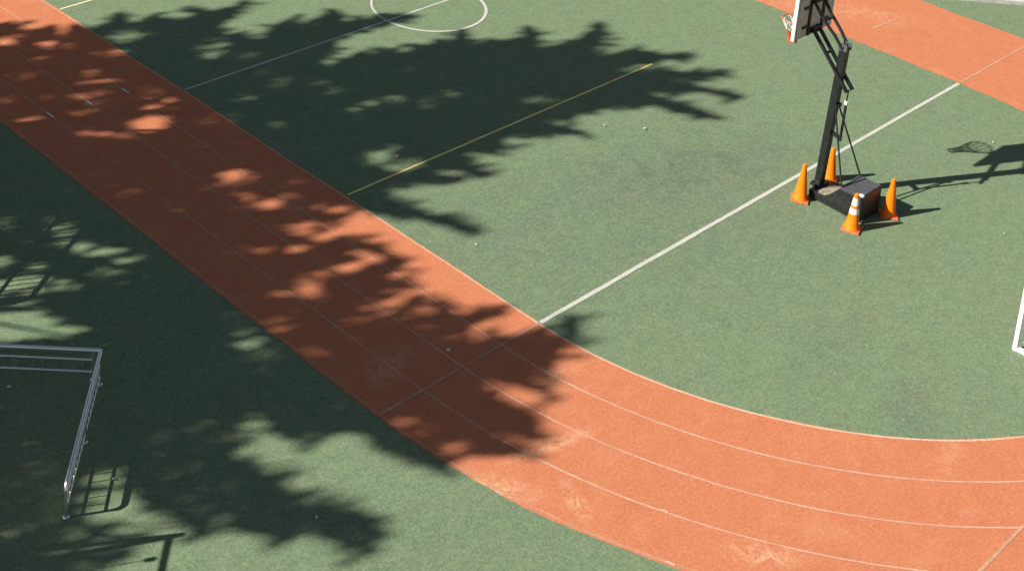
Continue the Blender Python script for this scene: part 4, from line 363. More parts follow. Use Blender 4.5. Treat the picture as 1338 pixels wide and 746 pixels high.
bm_.l(mx_.outputs[0], bm_.t.nodes['Material Output'].inputs[0])
BOARD = bm_.m

# ------------------------------------------------------------------ ground
rng = np.random.default_rng(7)

def flat(name, pts_rows, z, mat, kind='structure'):
    """strip between two polylines of equal length"""
    a, b = pts_rows
    vs = [(x, y, z) for x, y in a] + [(x, y, z) for x, y in b]
    n = len(a)
    m = MB(); m.add(vs, [(i, i + 1, n + i + 1, n + i) for i in range(n - 1)])
    o = m.build(name, mat)
    if kind: tag(o, kind=kind)
    return o

def resample(pts, step):
    p = np.array(pts, float)
    # Catmull-Rom through the surveyed points
    q = np.vstack([2 * p[0] - p[1], p, 2 * p[-1] - p[-2]])
    out = []
    for i in range(1, len(q) - 2):
        n = max(1, int(np.hypot(*(q[i + 1] - q[i])) / step))
        for t in np.arange(n) / n:
            out.append(0.5 * (2 * q[i] + (q[i + 1] - q[i - 1]) * t + (2 * q[i - 1] - 5 * q[i] + 4 * q[i + 1] - q[i + 2]) * t * t
                              + (3 * q[i] - q[i - 1] - 3 * q[i + 1] + q[i + 2]) * t ** 3))
    out.append(p[-1])
    return np.array(out)

def normals(p):
    d = np.gradient(p, axis=0); d /= np.linalg.norm(d, axis=1)[:, None]
    return np.c_[-d[:, 1], d[:, 0]]          # left of travel

def wobble(n, amp):
    w = rng.normal(0, 1, n + 40)
    w = np.convolve(w, np.ones(3) / 3, 'same') + 1.5 * np.convolve(w, np.ones(17) / 17, 'same')
    return w[20:20 + n] * amp

def line_strip(name, pts, width, z, mat, step=0.06, rough=0.0025, off=0.0):
    p = resample(pts, step) if len(pts) > 2 else np.linspace(pts[0], pts[1], max(2, int(np.hypot(*(np.array(pts[1]) - pts[0])) / step)))
    nr = normals(p)
    n = len(p)
    l = p + nr * (off + width / 2 + wobble(n, rough))[:, None]
    r = p + nr * (off - width / 2 + wobble(n, rough))[:, None]
    return flat(name, (l, r), z, mat)

g = MB(); g.add([(-900, -900, 0), (900, -900, 0), (900, 900, 0), (-900, 900, 0)], [(0, 1, 2, 3)])
tag(g.build('turf', TURF), kind='structure')

inner = resample(INNER, 0.05); outer = resample(OUTER, 0.05)
inner = inner + normals(inner) * wobble(len(inner), 0.010)[:, None]
outer = outer + normals(outer) * wobble(len(outer), 0.010)[:, None]
m = MB()
NI, NO = len(inner), len(outer)
k = np.linspace(0, 1, 700)
ii = np.stack([np.interp(k, np.linspace(0, 1, NI), inner[:, j]) for j in (0, 1)], 1)
oo = np.stack([np.interp(k, np.linspace(0, 1, NO), outer[:, j]) for j in (0, 1)], 1)
k2 = np.linspace(0, 1, 2400)
ii = np.stack([np.interp(k2, np.linspace(0, 1, NI), inner[:, j]) for j in (0, 1)], 1)
oo = np.stack([np.interp(k2, np.linspace(0, 1, NO), outer[:, j]) for j in (0, 1)], 1)
flat('running_track', (ii, oo), 0.004, TRACK)

line_strip('track_inner_line', INNER[:100], 0.034, 0.006, EDGE_LINE, off=-0.03)
line_strip('track_lane_line', L1[:96], 0.026, 0.006, LANE_LINE)
line_strip('track_lane_line', L2[:96], 0.026, 0.006, LANE_LINE)
line_strip('track_lane_line', L3[:96], 0.026, 0.006, LANE_LINE)
line_strip('track_outer_line', OUTER[:96], 0.04, 0.006, OUTER_LINE, off=0.055)

def pt(n): return tuple(P[n])
line_strip('court_line', (pt('C0'), pt('C1')), 0.068, 0.005, WHITE_LINE)
line_strip('court_line', (pt('A0'), (30.0, 20.55)), 0.05, 0.005, WHITE_LINE)
line_strip('court_line', (pt('D0'), (18.2, 24.80)), 0.045, 0.005, PALE_YELLOW)
line_strip('court_line', (pt('B0'), pt('B1')), 0.042, 0.005, YELLOW_LINE)
cx, cy, cr = CIRCLE
cpts = [(cx + cr * math.cos(t), cy + cr * math.sin(t)) for t in np.linspace(0, 2 * math.pi, 81)]
line_strip('centre_circle', cpts, 0.056, 0.008, WHITE_LINE)
line_strip('track_cross_line', (pt('CT'), (15.34, 12.056)), 0.036, 0.008, CROSS_LINE)
line_strip('track_cross_line', ((27.56, 12.066), (31.5, 12.05)), 0.04, 0.008, CROSS_LINE)
line_strip('track_cross_line', ((12.4, 20.59), (15.35, 20.607)), 0.022, 0.008, OUTER_LINE)
line_strip('track_cross_line', (pt('E0'), (15.0, 5.72)), 0.04, 0.008, CROSS_LINE)
line_strip('track_cross_line', (pt('F0'), pt('F1')), 0.06, 0.008, LANE_LINE)
for a, b in (('U1a', 'U1b'), ('U2a', 'U2b')):
    line_strip('lane_tick', (pt(a), pt(b)), 0.03, 0.010, EDGE_LINE, step=0.03)
for a, b in (('T1a', 'T1b'), ('T2a', 'T2b'), ('T3a', 'T3b')):
    line_strip('lane_tick', (pt(a), pt(b)), 0.034, 0.010, TICK, step=0.03)

# pale concrete walk beyond the far turf
kd = Vector((P['k1'][0] - P['k0'][0], P['k1'][1] - P['k0'][1], 0)).normalized()
kn = Vector((-kd.y, kd.x, 0))
a = Vector((P['k0'][0], P['k0'][1], 0)) - kd * 12; b = Vector((P['k1'][0], P['k1'][1], 0)) + kd * 12
m = MB()
m.add([a, b, b + kn * 3, a + kn * 3] + [p + Vector((0, 0, 0.09)) for p in (a, b, b + kn * 3, a + kn * 3)],
      [(4, 5, 6, 7), (0, 1, 5, 4), (1, 2, 6, 5), (2, 3, 7, 6), (3, 0, 4, 7)])
tag(m.build('path', CONCRETE, bevel=0.01), kind='structure')

# ------------------------------------------------------------------ the shade trees beyond the left edge
def inside(px, py, poly):
    res = np.zeros(len(px), bool)
    n = len(poly)
    for i in range(n):
        x0, y0 = poly[i]; x1, y1 = poly[(i + 1) % n]
        if y0 == y1: continue
        c_ = ((y0 > py) != (y1 > py)) & (px < (x1 - x0) * (py - y0) / (y1 - y0) + x0)
        res ^= c_
    return res

SH = np.array([math.cos(SUN_AZ), math.sin(SUN_AZ)]); ACR = np.array([-SH[1], SH[0]])
KZ = 1 / math.tan(SUN_EL)
allp = np.array([p for poly in SHADE for p in poly])
u = allp @ SH; v = allp @ ACR
leaf_g = []
for layer in range(LEAF_LAYERS):
    gu = np.arange(u.min(), u.max(), LEAF_DU); gv = np.arange(v.min(), v.max(), LEAF_DV)
    U_, V_ = np.meshgrid(gu, gv)
    U_ = U_.ravel() + rng.uniform(0, LEAF_DU, U_.size); V_ = V_.ravel() + rng.uniform(0, LEAF_DV, V_.size)
    gx = U_ * SH[0] + V_ * ACR[0]; gy = U_ * SH[1] + V_ * ACR[1]
    ok = np.zeros(len(gx), bool)
    for poly in SHADE: ok |= inside(gx + ACR[0] * 0.022, gy + ACR[1] * 0.022, poly) & inside(gx - ACR[0] * 0.022, gy - ACR[1] * 0.022, poly) & inside(gx + SH[0] * 0.05, gy + SH[1] * 0.05, poly)
    gx, gy = gx[ok], gy[ok]
    keep = np.ones(len(gx), bool)
    for s, poly in GAPS:
        a_ = np.array(poly); lo, hi = a_.min(0), a_.max(0)
        near = np.where((gx > lo[0]) & (gx < hi[0]) & (gy > lo[1]) & (gy < hi[1]))[0]
        if len(near) == 0: continue
        hit = near[inside(gx[near], gy[near], poly)]
        keep[hit] &= rng.uniform(0, 1, len(hit)) > s ** 0.75
    leaf_g.append(np.c_[gx[keep], gy[keep]])
leaf_g = np.vstack(leaf_g)
# sprays hang loosely: ragged, thinning outlines
leaf_g += rng.normal(0, 1, leaf_g.shape[0])[:, None] * SH * 0.05 + rng.normal(0, 1, leaf_g.shape[0])[:, None] * ACR * 0.012
# pointed sprays standing out of the crown outlines and into the gaps
def sprays(poly, step, lmin, lmax, inward):
    a_ = np.array(poly); out = []
    area = 0.5 * np.sum(a_[:, 0] * np.roll(a_[:, 1], -1) - np.roll(a_[:, 0], -1) * a_[:, 1])
    for i in range(len(a_)):
        p0, p1 = a_[i], a_[(i + 1) % len(a_)]
        e_ = p1 - p0; ln = np.hypot(*e_)
        if ln < 1e-3: continue
        nrm = np.array([e_[1], -e_[0]]) / ln * (1 if area > 0 else -1) * (-1 if inward else 1)
        for t_ in np.arange(rng.uniform(0, step), ln, step):
            base_ = p0 + e_ * t_ / ln
            sgn = 1.0 if rng.uniform() < 0.75 else -1.0
            d_ = nrm * 0.55 + SH * sgn * rng.uniform(0.5, 1.3)
            if d_ @ nrm < 0.15: continue
            d_ /= np.hypot(*d_)
            L_ = rng.uniform(lmin, lmax) ** 1.0
            w_ = rng.uniform(0.008, 0.020)
            n_ = int(L_ / 0.012)
            tt = rng.uniform(-0.15, 1, n_)
            q = base_ + d_ * (tt * L_)[:, None] + np.array([-d_[1], d_[0]]) * (rng.normal(0, 1, n_) * w_ * (1.05 - np.clip(tt, 0, 1)))[:, None]
            out.append(q)
    return out
extra = []
for poly in SHADE: extra += sprays(poly, 0.22, 0.08, 0.40, False)
for s, poly in GAPS:
    if s > 0.5 and len(poly) == 10: extra += sprays(poly, 0.22, 0.05, 0.18, True)
# the long fronds that stick out of the crowns
for x0, y0, x1, y1, w_ in FRONDS:
    p0, p1 = np.array((x0, y0)), np.array((x1, y1)); L_ = np.hypot(*(p1 - p0)); d_ = (p1 - p0) / L_; nn = np.array((-d_[1], d_[0]))
    n_ = int(L_ / 0.006); tt = rng.uniform(0, 1, n_)
    extra.append(p0 + d_ * (tt * L_)[:, None] + nn * (rng.normal(0, 0.5, n_) * w_ * (1.0 - 0.85 * tt))[:, None])
    for j in range(int(L_ / 0.12)):            # side leaflets
        t_ = rng.uniform(0.1, 0.9); q0 = p0 + d_ * t_ * L_
        dd = d_ + nn * rng.choice((-1, 1)) * rng.uniform(0.25, 0.6); dd /= np.hypot(*dd)
        l2 = rng.uniform(0.10, 0.28); m_ = int(l2 / 0.012); t2 = rng.uniform(0, 1, m_)
        extra.append(q0 + dd * (t2 * l2)[:, None] + np.array((-dd[1], dd[0])) * (rng.normal(0, 0.012, m_) * (1 - 0.8 * t2))[:, None])
leaf_g = np.vstack([leaf_g] + extra)
tc = np.array(TREES)
d2 = ((leaf_g[:, None, :] - tc[None, :, :2]) ** 2).sum(2)
# leaves of neighbouring crowns interlace
owner = (d2 * rng.uniform(0.75, 1.25, d2.shape)).argmin(1)
E1 = Vector((ACR[0], ACR[1], 0)); E2 = LIGHT.cross(E1).normalized()
TREE_LABELS = TREE_TEXT
for ti, (gx0, gy0, z0) in enumerate(TREES):
    lg = leaf_g[owner == ti]
    if len(lg) == 0: continue
    along = (lg - tc[ti, :2]) @ SH
    z = z0 + 0.42 * along / KZ + rng.normal(0, 1.5, len(lg))
    lowest = TREE_LOW[ti]
    z = np.where(z < lowest, lowest + rng.uniform(0, 0.8, len(z)), z)
    z = np.minimum(z, z0 + 3.0)
    P3 = np.c_[lg - SH[None, :] * (KZ * z)[:, None], z]
    base = np.array([gx0, gy0]) - SH * KZ * z0
    root = thing('broadleaf_tree', (float(base[0]), float(base[1]), 0), TREE_LABELS[ti], 'tree', 'trees along the left of the field')
    N = len(P3)
    th = np.pi / 2 + rng.normal(0, 0.6, N) + np.pi * rng.integers(0, 2, N); L = rng.uniform(0.055, 0.10, N); Wd = rng.uniform(0.018, 0.028, N)
    e1 = np.array(E1); e2 = np.array(E2); dl = np.array(LIGHT)
    ax = np.cos(th)[:, None] * e1 + np.sin(th)[:, None] * e2
    bx = -np.sin(th)[:, None] * e1 + np.cos(th)[:, None] * e2
    ta = rng.normal(0, 0.5, N)[:, None] * dl; tb = rng.normal(0, 0.3, N)[:, None] * dl
    A = (ax + ta) * L[:, None]; B = (bx + tb) * Wd[:, None]
    quad = np.stack([P3 - A, P3 - A * 0.1 + B, P3 + A, P3 - A * 0.1 - B], 1).reshape(-1, 3)
    quad -= np.array([base[0], base[1], 0])
    me = bpy.data.meshes.new('crown')
    me.from_pydata(quad.tolist(), [], np.arange(4 * N).reshape(-1, 4).tolist())
    me.materials.append(LEAF)
    co = bpy.data.objects.new('crown', me); COL.objects.link(co); co.parent = root
    t = MB()
    top = z0 + 0.6
    r0 = 0.16
    bp = [Vector((base[0] + 0.10 * math.sin(zz * 1.1 + ti), base[1] + 0.08 * math.cos(zz * 0.9 + ti), zz)) for zz in np.linspace(0, top, 9)]
    bp[0] = Vector((base[0], base[1], 0))
    t.tube(bp, [r0 * 1.35] + [r0 * (1 - 0.85 * i / 8) for i in range(1, 9)], 10)
    rad_ = np.hypot(*(lg - tc[ti, :2]).T)
    near_ = np.where(rad_ < np.percentile(rad_, 55))[0]
    pick = rng.choice(near_, min(5 if ti == 5 else 14, len(near_)), replace=False)
    for pi_ in pick:
        e = Vector(P3[pi_])
        zs = max(1.6, min(top - 0.3, e.z - 0.55 * (Vector((e.x, e.y, 0)) - Vector((base[0], base[1], 0))).length - 0.2))
        fi = zs / top * 8; i0 = min(7, int(fi)); s = bp[i0].lerp(bp[i0 + 1], fi - i0)
        midp = s.lerp(e, 0.5) + Vector((rng.normal(0, .08), rng.normal(0, .08), -0.12))
        t.tube([s, s.lerp(midp, 0.5), midp, midp.lerp(e, 0.5), e], [0.04, 0.032, 0.025, 0.018, 0.008], 6)
    t.build('trunk', BARK, root, smooth=True)

# ------------------------------------------------------------------ stainless railing round the near left corner
def railing(name, near, corner, far, label, h=0.45, seed=0):
    """rail panels near>corner>far, round top tube bent down into the end posts, two thinner rails, balusters"""
    n_, c_, f_ = Vector((*near, 0)), Vector((*corner, 0)), Vector((*far, 0))
    root = thing(name, n_, label, 'railing')
    up = Vector((0, 0, 1))
    r = 0.027
    m = MB()
    def bend(p, d, k=5, R=0.07):      # from vertical post into direction d
        return [p + up * (h - R) + (d * (1 - math.cos(t)) + up * math.sin(t)) * R for t in np.linspace(0, math.pi / 2, k)]
    d1 = (c_ - n_).normalized(); d2 = (f_ - c_).normalized()
    pts = bend(n_, d1)
    cr_ = 0.03
    pts += [c_ + up * h - d1 * cr_, c_ + up * h - d1 * cr_ * 0.4 + d2 * cr_ * 0.12, c_ + up * h - d1 * cr_ * 0.12 + d2 * cr_ * 0.4, c_ + up * h + d2 * cr_]
    pts += bend(f_, -d2)[::-1]
    m.tube(pts, r, 14)
    m.build('top_rail', STEEL, root, smooth=True)
    def post(p, top):
        q = MB(); q.tube([p, p + up * top], 0.02, 12)
        q.build('post', STEEL, root, smooth=True)
        w = MB(); w.lathe((p.x, p.y, 0.0), [(0.042, 0.005), (0.042, 0.012), (0.03, 0.022)], 18)
        w.build('flange', STEEL, root, smooth=True)
    post(n_, h - 0.06); post(f_, h - 0.06)
    cin = c_ - d1 * 0.07 + d2 * 0.0
    cin2 = c_ + d2 * 0.10
    post(c_ - d1 * 0.09, h - 0.02); post(cin2, h - 0.02)
    for a, b in ((n_, c_ - d1 * 0.09), (cin2, f_)):
        d = (b - a).normalized(); L = (b - a).length
        ks = MB(); ks.tube([a + up * 0.305, b + up * 0.305], 0.014, 10); ks.build('mid_rail', STEEL, root, smooth=True)
        ks = MB(); ks.tube([a + up * 0.125, b + up * 0.125], 0.014, 10); ks.build('bottom_rail', STEEL, root, smooth=True)
        nb = int(L / 0.125)
        for i in range(1, nb):
            p = a + d * (L * i / nb)
            q = MB(); q.tube([p + up * 0.13, p + up * 0.30], 0.0075, 8); q.build('baluster', STEEL, root, smooth=True)
        npst = int(L / 1.25)
        for i in range(1, npst + 1 if L > 1.25 else 1):
            if i * 1.25 > L - 0.3: break
            post(a + d * (i * 1.25), 0.30)
    return root
RN = Vector((8.225, 13.02)); RC = Vector((9.865, 14.816))
rd = (RC - RN).normalized(); rp = Vector((-rd.y, rd.x))
railing('railing', RN, RC, RC + rp * 3.2, 'low stainless steel railing with thin balusters on shaded turf by the near left corner')
# a taller barred fence just outside the frame throws the ladder-like shadow on the left
FH = 1.35
A2 = np.array(P['r2a'][:2]) - SH * KZ * FH
B2 = np.array(P['r2b'][:2]) - SH * KZ * FH
A2, B2 = Vector((*A2, 0)), Vector((*B2, 0))
d_ = (B2 - A2).normalized(); B2 = A2 + d_ * 2.7
fr = thing('barred_fence', A2, 'tall steel fence panel off the left edge whose barred shadow falls on the turf', 'fence')
upv = Vector((0, 0, 1))
m = MB(); m.tube([A2, A2 + upv * (FH - 0.12), A2 + upv * (FH - 0.04) + d_ * 0.03, A2 + upv * FH + d_ * 0.10, B2 + upv * FH - d_ * 0.1, B2 + upv * (FH - 0.04) - d_ * 0.03, B2 + upv * (FH - 0.12), B2], 0.028, 12)
m.build('top_rail', STEEL, fr, smooth=True)
for hh in (FH - 0.36, 0.15):
    m = MB(); m.tube([A2 + upv * hh, B2 + upv * hh], 0.02, 8); m.build('rail', STEEL, fr, smooth=True)
for i in range(1, 22):
    p_ = A2 + d_ * (2.7 * i / 22)
    m = MB(); m.tube([p_ + upv * (0.15 if i % 4 == 0 else FH - 0.36), p_ + upv * FH], 0.012, 6); m.build('bar', STEEL, fr)

# bare steel goal frame off the lower left corner, seen only by its shadow
tipz = 1.9
tip = Vector((*(np.array(P['tip']) - SH * KZ * tipz), tipz))
cz = 1.84
c0 = Vector((*(np.array(P['cb0']) - SH * KZ * cz), cz)); c1 = Vector((*(np.array(P['cb1']) - SH * KZ * cz), cz))
cd = (c1 - c0).normalized()
gr = thing('goal_frame', (tip.x, tip.y, 0), 'bare steel goal frame standing left of the field by the lower corner', 'goal')
m = MB(); m.tube([(c0.x, c0.y, 0), c0, c0.lerp(tip, 0.8), tip], [0.032, 0.032, 0.03, 0.02], 10); m.build('post', STEEL, gr, smooth=True)
m = MB(); m.tube([c0, c0 + cd * 2.2], 0.03, 10); m.build('crossbar', STEEL, gr, smooth=True)
e = c0 + cd * 2.2
m = MB(); m.tube([(e.x, e.y, 0), e], 0.024, 10); m.build('post', STEEL, gr, smooth=True)
m = MB(); m.tube([tip, (*P['stay'], 0)], 0.026, 8); m.build('stay', STEEL, gr, smooth=True)
rp0 = Vector((*(np.array(P['rp']) - SH * KZ * 1.84), 1.84))
m = MB(); m.tube([rp0, rp0 - Vector((0, 0, 1.1))], 0.006, 6); m.box(rp0 - Vector((0, 0, 0.05)), (0.05, 0.05, 0.07)); m.build('rope', BLACK, gr)

# ------------------------------------------------------------------ white goal cut by the right edge
gx, gy = P['goal']
wg = thing('football_goal', (gx, gy, 0), 'white square tube football goal cut off by the right edge of the turf', 'goal')
gw, gd, gh = 3.0, 1.1, 2.0
t_ = 0.062
for x in (gx, gx + gw):
    m = MB(); m.box((x, gy, gh / 2), (t_, t_, gh)); m.build('post', WHITE, wg, bevel=0.006)
    m = MB(); m.bar((x, gy - t_ / 2 - 0.002, t_ / 2 + 0.006), (x, gy - gd, t_ / 2 + 0.006), t_, t_); m.build('ground_bar', WHITE, wg, bevel=0.006)
    m = MB(); m.bar((x, gy - t_ / 2, gh - 0.05), (x, gy - 0.4, gh - 0.05), 0.04, 0.04); m.bar((x, gy - 0.4, gh - 0.03), (x, gy - gd, 0.1), 0.04, 0.04); m.build('net_stay', WHITE, wg)
m = MB(); m.bar((gx + t_ / 2 + .002, gy, gh - t_ / 2), (gx + gw - t_ / 2 - .002, gy, gh - t_ / 2), t_, t_); m.build('crossbar', WHITE, wg, bevel=0.006)
m = MB(); m.bar((gx + t_ / 2 + .002, gy - gd + t_ / 2, t_ / 2 + 0.006), (gx + gw - t_ / 2 - .002, gy - gd + t_ / 2, t_ / 2 + 0.006), t_, t_); m.build('back_bar', WHITE, wg, bevel=0.006)
m = MB()
def netp(uu, vv):     # uu along the mouth, vv 0..1 from crossbar over the back to the ground
    L1_ = 0.4; L2_ = math.hypot(gd - 0.4, gh - 0.15)
    s = vv * (L1_ + L2_)
    if s < L1_: return (gx + 0.06 + uu * (gw - 0.12), gy - 0.04 - s * 0.9, gh - 0.1 - 0.02 * s)
    k_ = (s - L1_) / L2_
    return (gx + 0.06 + uu * (gw - 0.12), gy - 0.4 - (gd - 0.45) * k_ + 0.05, gh - 0.11 - (gh - 0.2) * k_)
for i in range(25): m.tube([netp(i / 24, v / 10) for v in range(11)], 0.0035, 4, cap=False)
for j in range(19): m.tube([netp(0, j / 18), netp(1, j / 18)], 0.0035, 4, cap=False)
for i in range(1, 8):
    y = gy - gd * i / 8
    zt = gh - 0.1 if i < 3 else gh - 0.11 - (gh - 0.2) * ((i / 8 * gd) - 0.4) / (gd - 0.4)
    m.tube([(gx + 0.055, y, 0.08), (gx + 0.055, y, zt)], 0.0035, 4, cap=False)
for j in range(1, 14):
    z = j * 0.14
    ye = gy - min(gd - 0.05, 0.4 + (gd - 0.4) * (gh - z) / gh)
    m.tube([(gx + 0.055, gy - 0.04, z), (gx + 0.055, ye, z)], 0.0035, 4, cap=False)
m.build('net', CORD_W, wg)

# ------------------------------------------------------------------ portable basketball stand
SX = 21.70
stand = thing('basketball_stand', (SX, 11.08, 0), 'black portable basketball stand with grey-backed board and orange rim, ringed by four cones', 'basketball hoop')
# base: low nose under the pole, ramp up to a tall tank
prof = [(11.565, 0.03), (11.575, 0.155), (11.24, 0.185), (10.985, 0.47), (10.60, 0.47), (10.585, 0.03)]
def side(x, shrink):
    return [(x + (shrink if y > 11.3 else (shrink * 0.3 if z < 0.1 else 0)), y, z) for y, z in prof]
vl = side(21.375, 0.075); vr = side(22.005, -0.03)
m = MB(); n = len(prof)
m.add(vl + vr, [tuple(range(n)), tuple(range(2 * n - 1, n - 1, -1))] + [(i, (i + 1) % n, n + (i + 1) % n, n + i) for i in range(n)])
base_o = m.build('base', BASE_PLASTIC, stand, bevel=0.012, seg=2)
m = MB()
for y, z, w in ((10.985, 0.473, 0.60),): m.bar((SX - w / 2, y, z + 0.008), (SX + w / 2 - 0.01, y, z + 0.008), 0.03, 0.022)
m.bar((21.40, 10.97, 0.476), (21.40, 10.62, 0.476), 0.014, 0.014); m.bar((21.99, 10.97, 0.476), (21.99, 10.62, 0.476), 0.014, 0.014)
m.build('top_trim', TOP_GREY, base_o)
m = MB(); m.box((SX - 0.01, 10.795, 0.473), (0.57, 0.35, 0.012)); m.build('sheen_panel', TOP_GREY, base_o, bevel=0.004)  # added panel: dust and sky sheen of the tank top put into its grey
# sand lying in the tray of the nose
m = MB(); rs = random.Random(3)
ring = [(SX - 0.02 + 0.25 * (1 + 0.22 * rs.uniform(-1, 1)) * math.cos(t), 11.32 + 0.17 * (1 + 0.25 * rs.uniform(-1, 1)) * math.sin(t)) for t in np.linspace(0, 2 * math.pi, 19)[:-1]]
def nose_z(y): return 0.155 + (11.575 - y) / 0.335 * 0.03 if y > 11.24 else 0.185 + (11.24 - y) / 0.255 * 0.285
vs = [(SX - 0.02, 11.33, nose_z(11.33) + 0.03)] + [(SX - 0.02 + (x - SX + 0.02) * 0.6, 11.33 + (y - 11.33) * 0.6, nose_z(11.33 + (y - 11.33) * 0.6) + 0.022) for x, y in ring] + [(x, y, nose_z(y) - 0.002) for x, y in ring]
nr = len(ring)
m.add(vs, [(0, 1 + i, 1 + (i + 1) % nr) for i in range(nr)] + [(1 + i, 1 + nr + i, 1 + nr + (i + 1) % nr, 1 + (i + 1) % nr) for i in range(nr)])
m.build('spilled_sand', SAND, base_o, smooth=True)
m = MB(); m.lathe((21.44, 10.64, 0.47), [(0.045, -0.01), (0.045, 0.022), (0.03, 0.032)], 16); m.build('filler_cap', CAP, base_o, smooth=True)
for x in (21.45, 21.93):
    m = MB(); m.tube([(x - 0.02, 10.61, 0.035), (x + 0.02, 10.61, 0.035)], 0.034, 14); m.build('wheel', CAP if x < 21.6 else BASE_PLASTIC, stand)
# pole
m = MB(); m.bar((SX, 11.545, 0.10), (SX, 11.452, 2.70), 0.125, 0.125, up=(0, 1, 0))
pole = m.build('pole', BLACK, stand, bevel=0.008)
m = MB(); m.box((SX, 11.535, 0.19), (0.26, 0.2, 0.05)); m.build('pole_foot', BLACK, stand, bevel=0.006)
m = MB()
for sx in (-1, 1): m.box((SX + sx * 0.072, 11.45, 2.70), (0.015, 0.15, 0.11))
m.tube([(SX - 0.10, 11.46, 2.715), (SX + 0.10, 11.46, 2.715)], 0.022, 10); m.build('top_bracket', TOP_GREY, pole)
m = MB(); m.tube([(SX - 0.095, 11.488, 2.215), (SX + 0.095, 11.488, 2.215)], 0.018, 10); m.build('pivot_bolt', STEEL, pole)
# arms
for sx in (-1, 1):
    m = MB(); m.bar((SX + sx * 0.085, 11.255, 1.985), (SX + sx * 0.085, 11.985, 2.79), 0.045, 0.055, up=(1, 0, 0)); m.build('lower_arm', BLACK, stand, bevel=0.004)
    m = MB()
    pts = [(0.095, 11.455, 2.69), (0.105, 11.60, 2.86), (0.12, 11.70, 2.955), (0.13, 11.83, 3.075), (0.135, 11.94, 3.21), (0.14, 12.02, 3.30)]
    m.tube([(SX + sx * a_, y, z) for a_, y, z in pts], 0.026, 10); m.build('upper_arm', BLACK, stand, smooth=True)
m = MB(); m.bar((SX - 0.12, 11.80, 3.05), (SX + 0.12, 11.80, 3.05), 0.03, 0.03); m.build('arm_spreader', BLACK, stand)
m = MB(); m.bar((SX - 0.08, 11.72, 2.495), (SX + 0.08, 11.72, 2.495), 0.03, 0.03); m.build('arm_spreader', BLACK, stand)
# lifting jack behind the pole
m = MB(); m.tube([(SX, 11.275, 2.0), (SX, 11.285, 1.72)], 0.012, 10); m.tube([(SX, 11.283, 1.76), (SX, 11.29, 1.08)], 0.022, 12)
jack = m.build('lift_jack', BLACK, stand, smooth=True)
m = MB(); m.tube([(SX, 11.281, 1.80), (SX, 11.283, 1.74)], 0.032, 12); m.build('collar', CAP, jack, smooth=True)
m = MB(); m.bar((SX, 11.49, 1.17), (SX, 11.275, 1.12), 0.05, 0.05); m.build('jack_bracket', BLACK, stand)
# braces
for x in (21.41, 21.98):
    m = MB(); m.tube([(SX + (x - SX) * 0.18, 11.435, 1.66), (x, 10.99, 0.49)], 0.0145, 10); m.build('brace', BLACK, stand, smooth=True)
m = MB(); m.box((SX, 11.42, 1.66), (0.16, 0.05, 0.06)); m.build('brace_clamp', BLACK, pole)
# board
BX0, BX1, BZ0, BZ1, BY = 21.13, 22.25, 2.70, 3.44, 12.05
m = MB(); m.box(((BX0 + BX1) / 2, BY + 0.022, (BZ0 + BZ1) / 2), (BX1 - BX0 - 2 * 0.03 - .001, 0.012, BZ1 - BZ0 - 0.002))
board = m.build('backboard', BOARD, stand)
m = MB(); w_ = 0.03; yw = 0.062
m.box((BX0 + w_ / 2, BY + 0.03, (BZ0 + BZ1) / 2), (w_, yw, BZ1 - BZ0)); m.box((BX1 - w_ / 2, BY + 0.03, (BZ0 + BZ1) / 2), (w_, yw, BZ1 - BZ0))
for zz in (BZ0 + w_ / 2, BZ1 - w_ / 2): m.box(((BX0 + BX1) / 2, BY + 0.046, zz), (BX1 - BX0 - 2 * w_ - .002, 0.028, w_))
m.build('board_rim', WHITE, board, bevel=0.004)
m = MB()
for x in (21.53, 21.93): m.box((x, BY - 0.002, (BZ0 + BZ1) / 2), (0.055, 0.035, BZ1 - BZ0 - 0.02))
for z in (2.75, 3.38): m.box((21.73, BY - 0.002, z), (0.345, 0.033, 0.06))
m.box((21.73, BY - 0.03, 2.79), (0.24, 0.08, 0.09))
for z in (2.88, 3.22):
    m.box((21.42, BY - 0.004, z), (0.16, 0.032, 0.04)); m.box((22.04, BY - 0.004, z), (0.16, 0.032, 0.04))
m.box((21.73, BY - 0.02, 3.29), (0.345, 0.05, 0.05))
m.build('board_frame', BLACK, stand, bevel=0.004)
# rim and net
rx, ry, rz, rr = SX, 12.405, 2.815, 0.205
m = MB(); m.tube([(rx + rr * math.cos(t), ry + rr * math.sin(t), rz) for t in np.linspace(0, 2 * math.pi, 37)[:-1]], 0.011, 8, closed=True)
m.box((rx, BY + 0.107, rz - 0.01), (0.15, 0.09, 0.02)); m.box((rx, BY + 0.068, rz - 0.04), (0.15, 0.012, 0.11))
rim = m.build('rim', RIM, stand, smooth=True)
m = MB(); NC = 12
lv = [(0.205, 0.0), (0.168, -0.09), (0.120, -0.18), (0.082, -0.27), (0.070, -0.35), (0.075, -0.41)]
for i in range(NC):
    for s in (-1, 1):
        for j in range(5):
            a0 = 2 * math.pi * (i + 0.5 * s * j) / NC; a1 = 2 * math.pi * (i + 0.5 * s * (j + 1)) / NC
            p0 = (rx + lv[j][0] * math.cos(a0), ry + lv[j][0] * math.sin(a0), rz + lv[j][1])
            p1 = (rx + lv[j + 1][0] * math.cos(a1), ry + lv[j + 1][0] * math.sin(a1), rz + lv[j + 1][1])
            m.tube([p0, p1], 0.0075, 5, mat=0 if j < 2 else 1)
m.build('net', [CORD_W, CORD_R], rim)

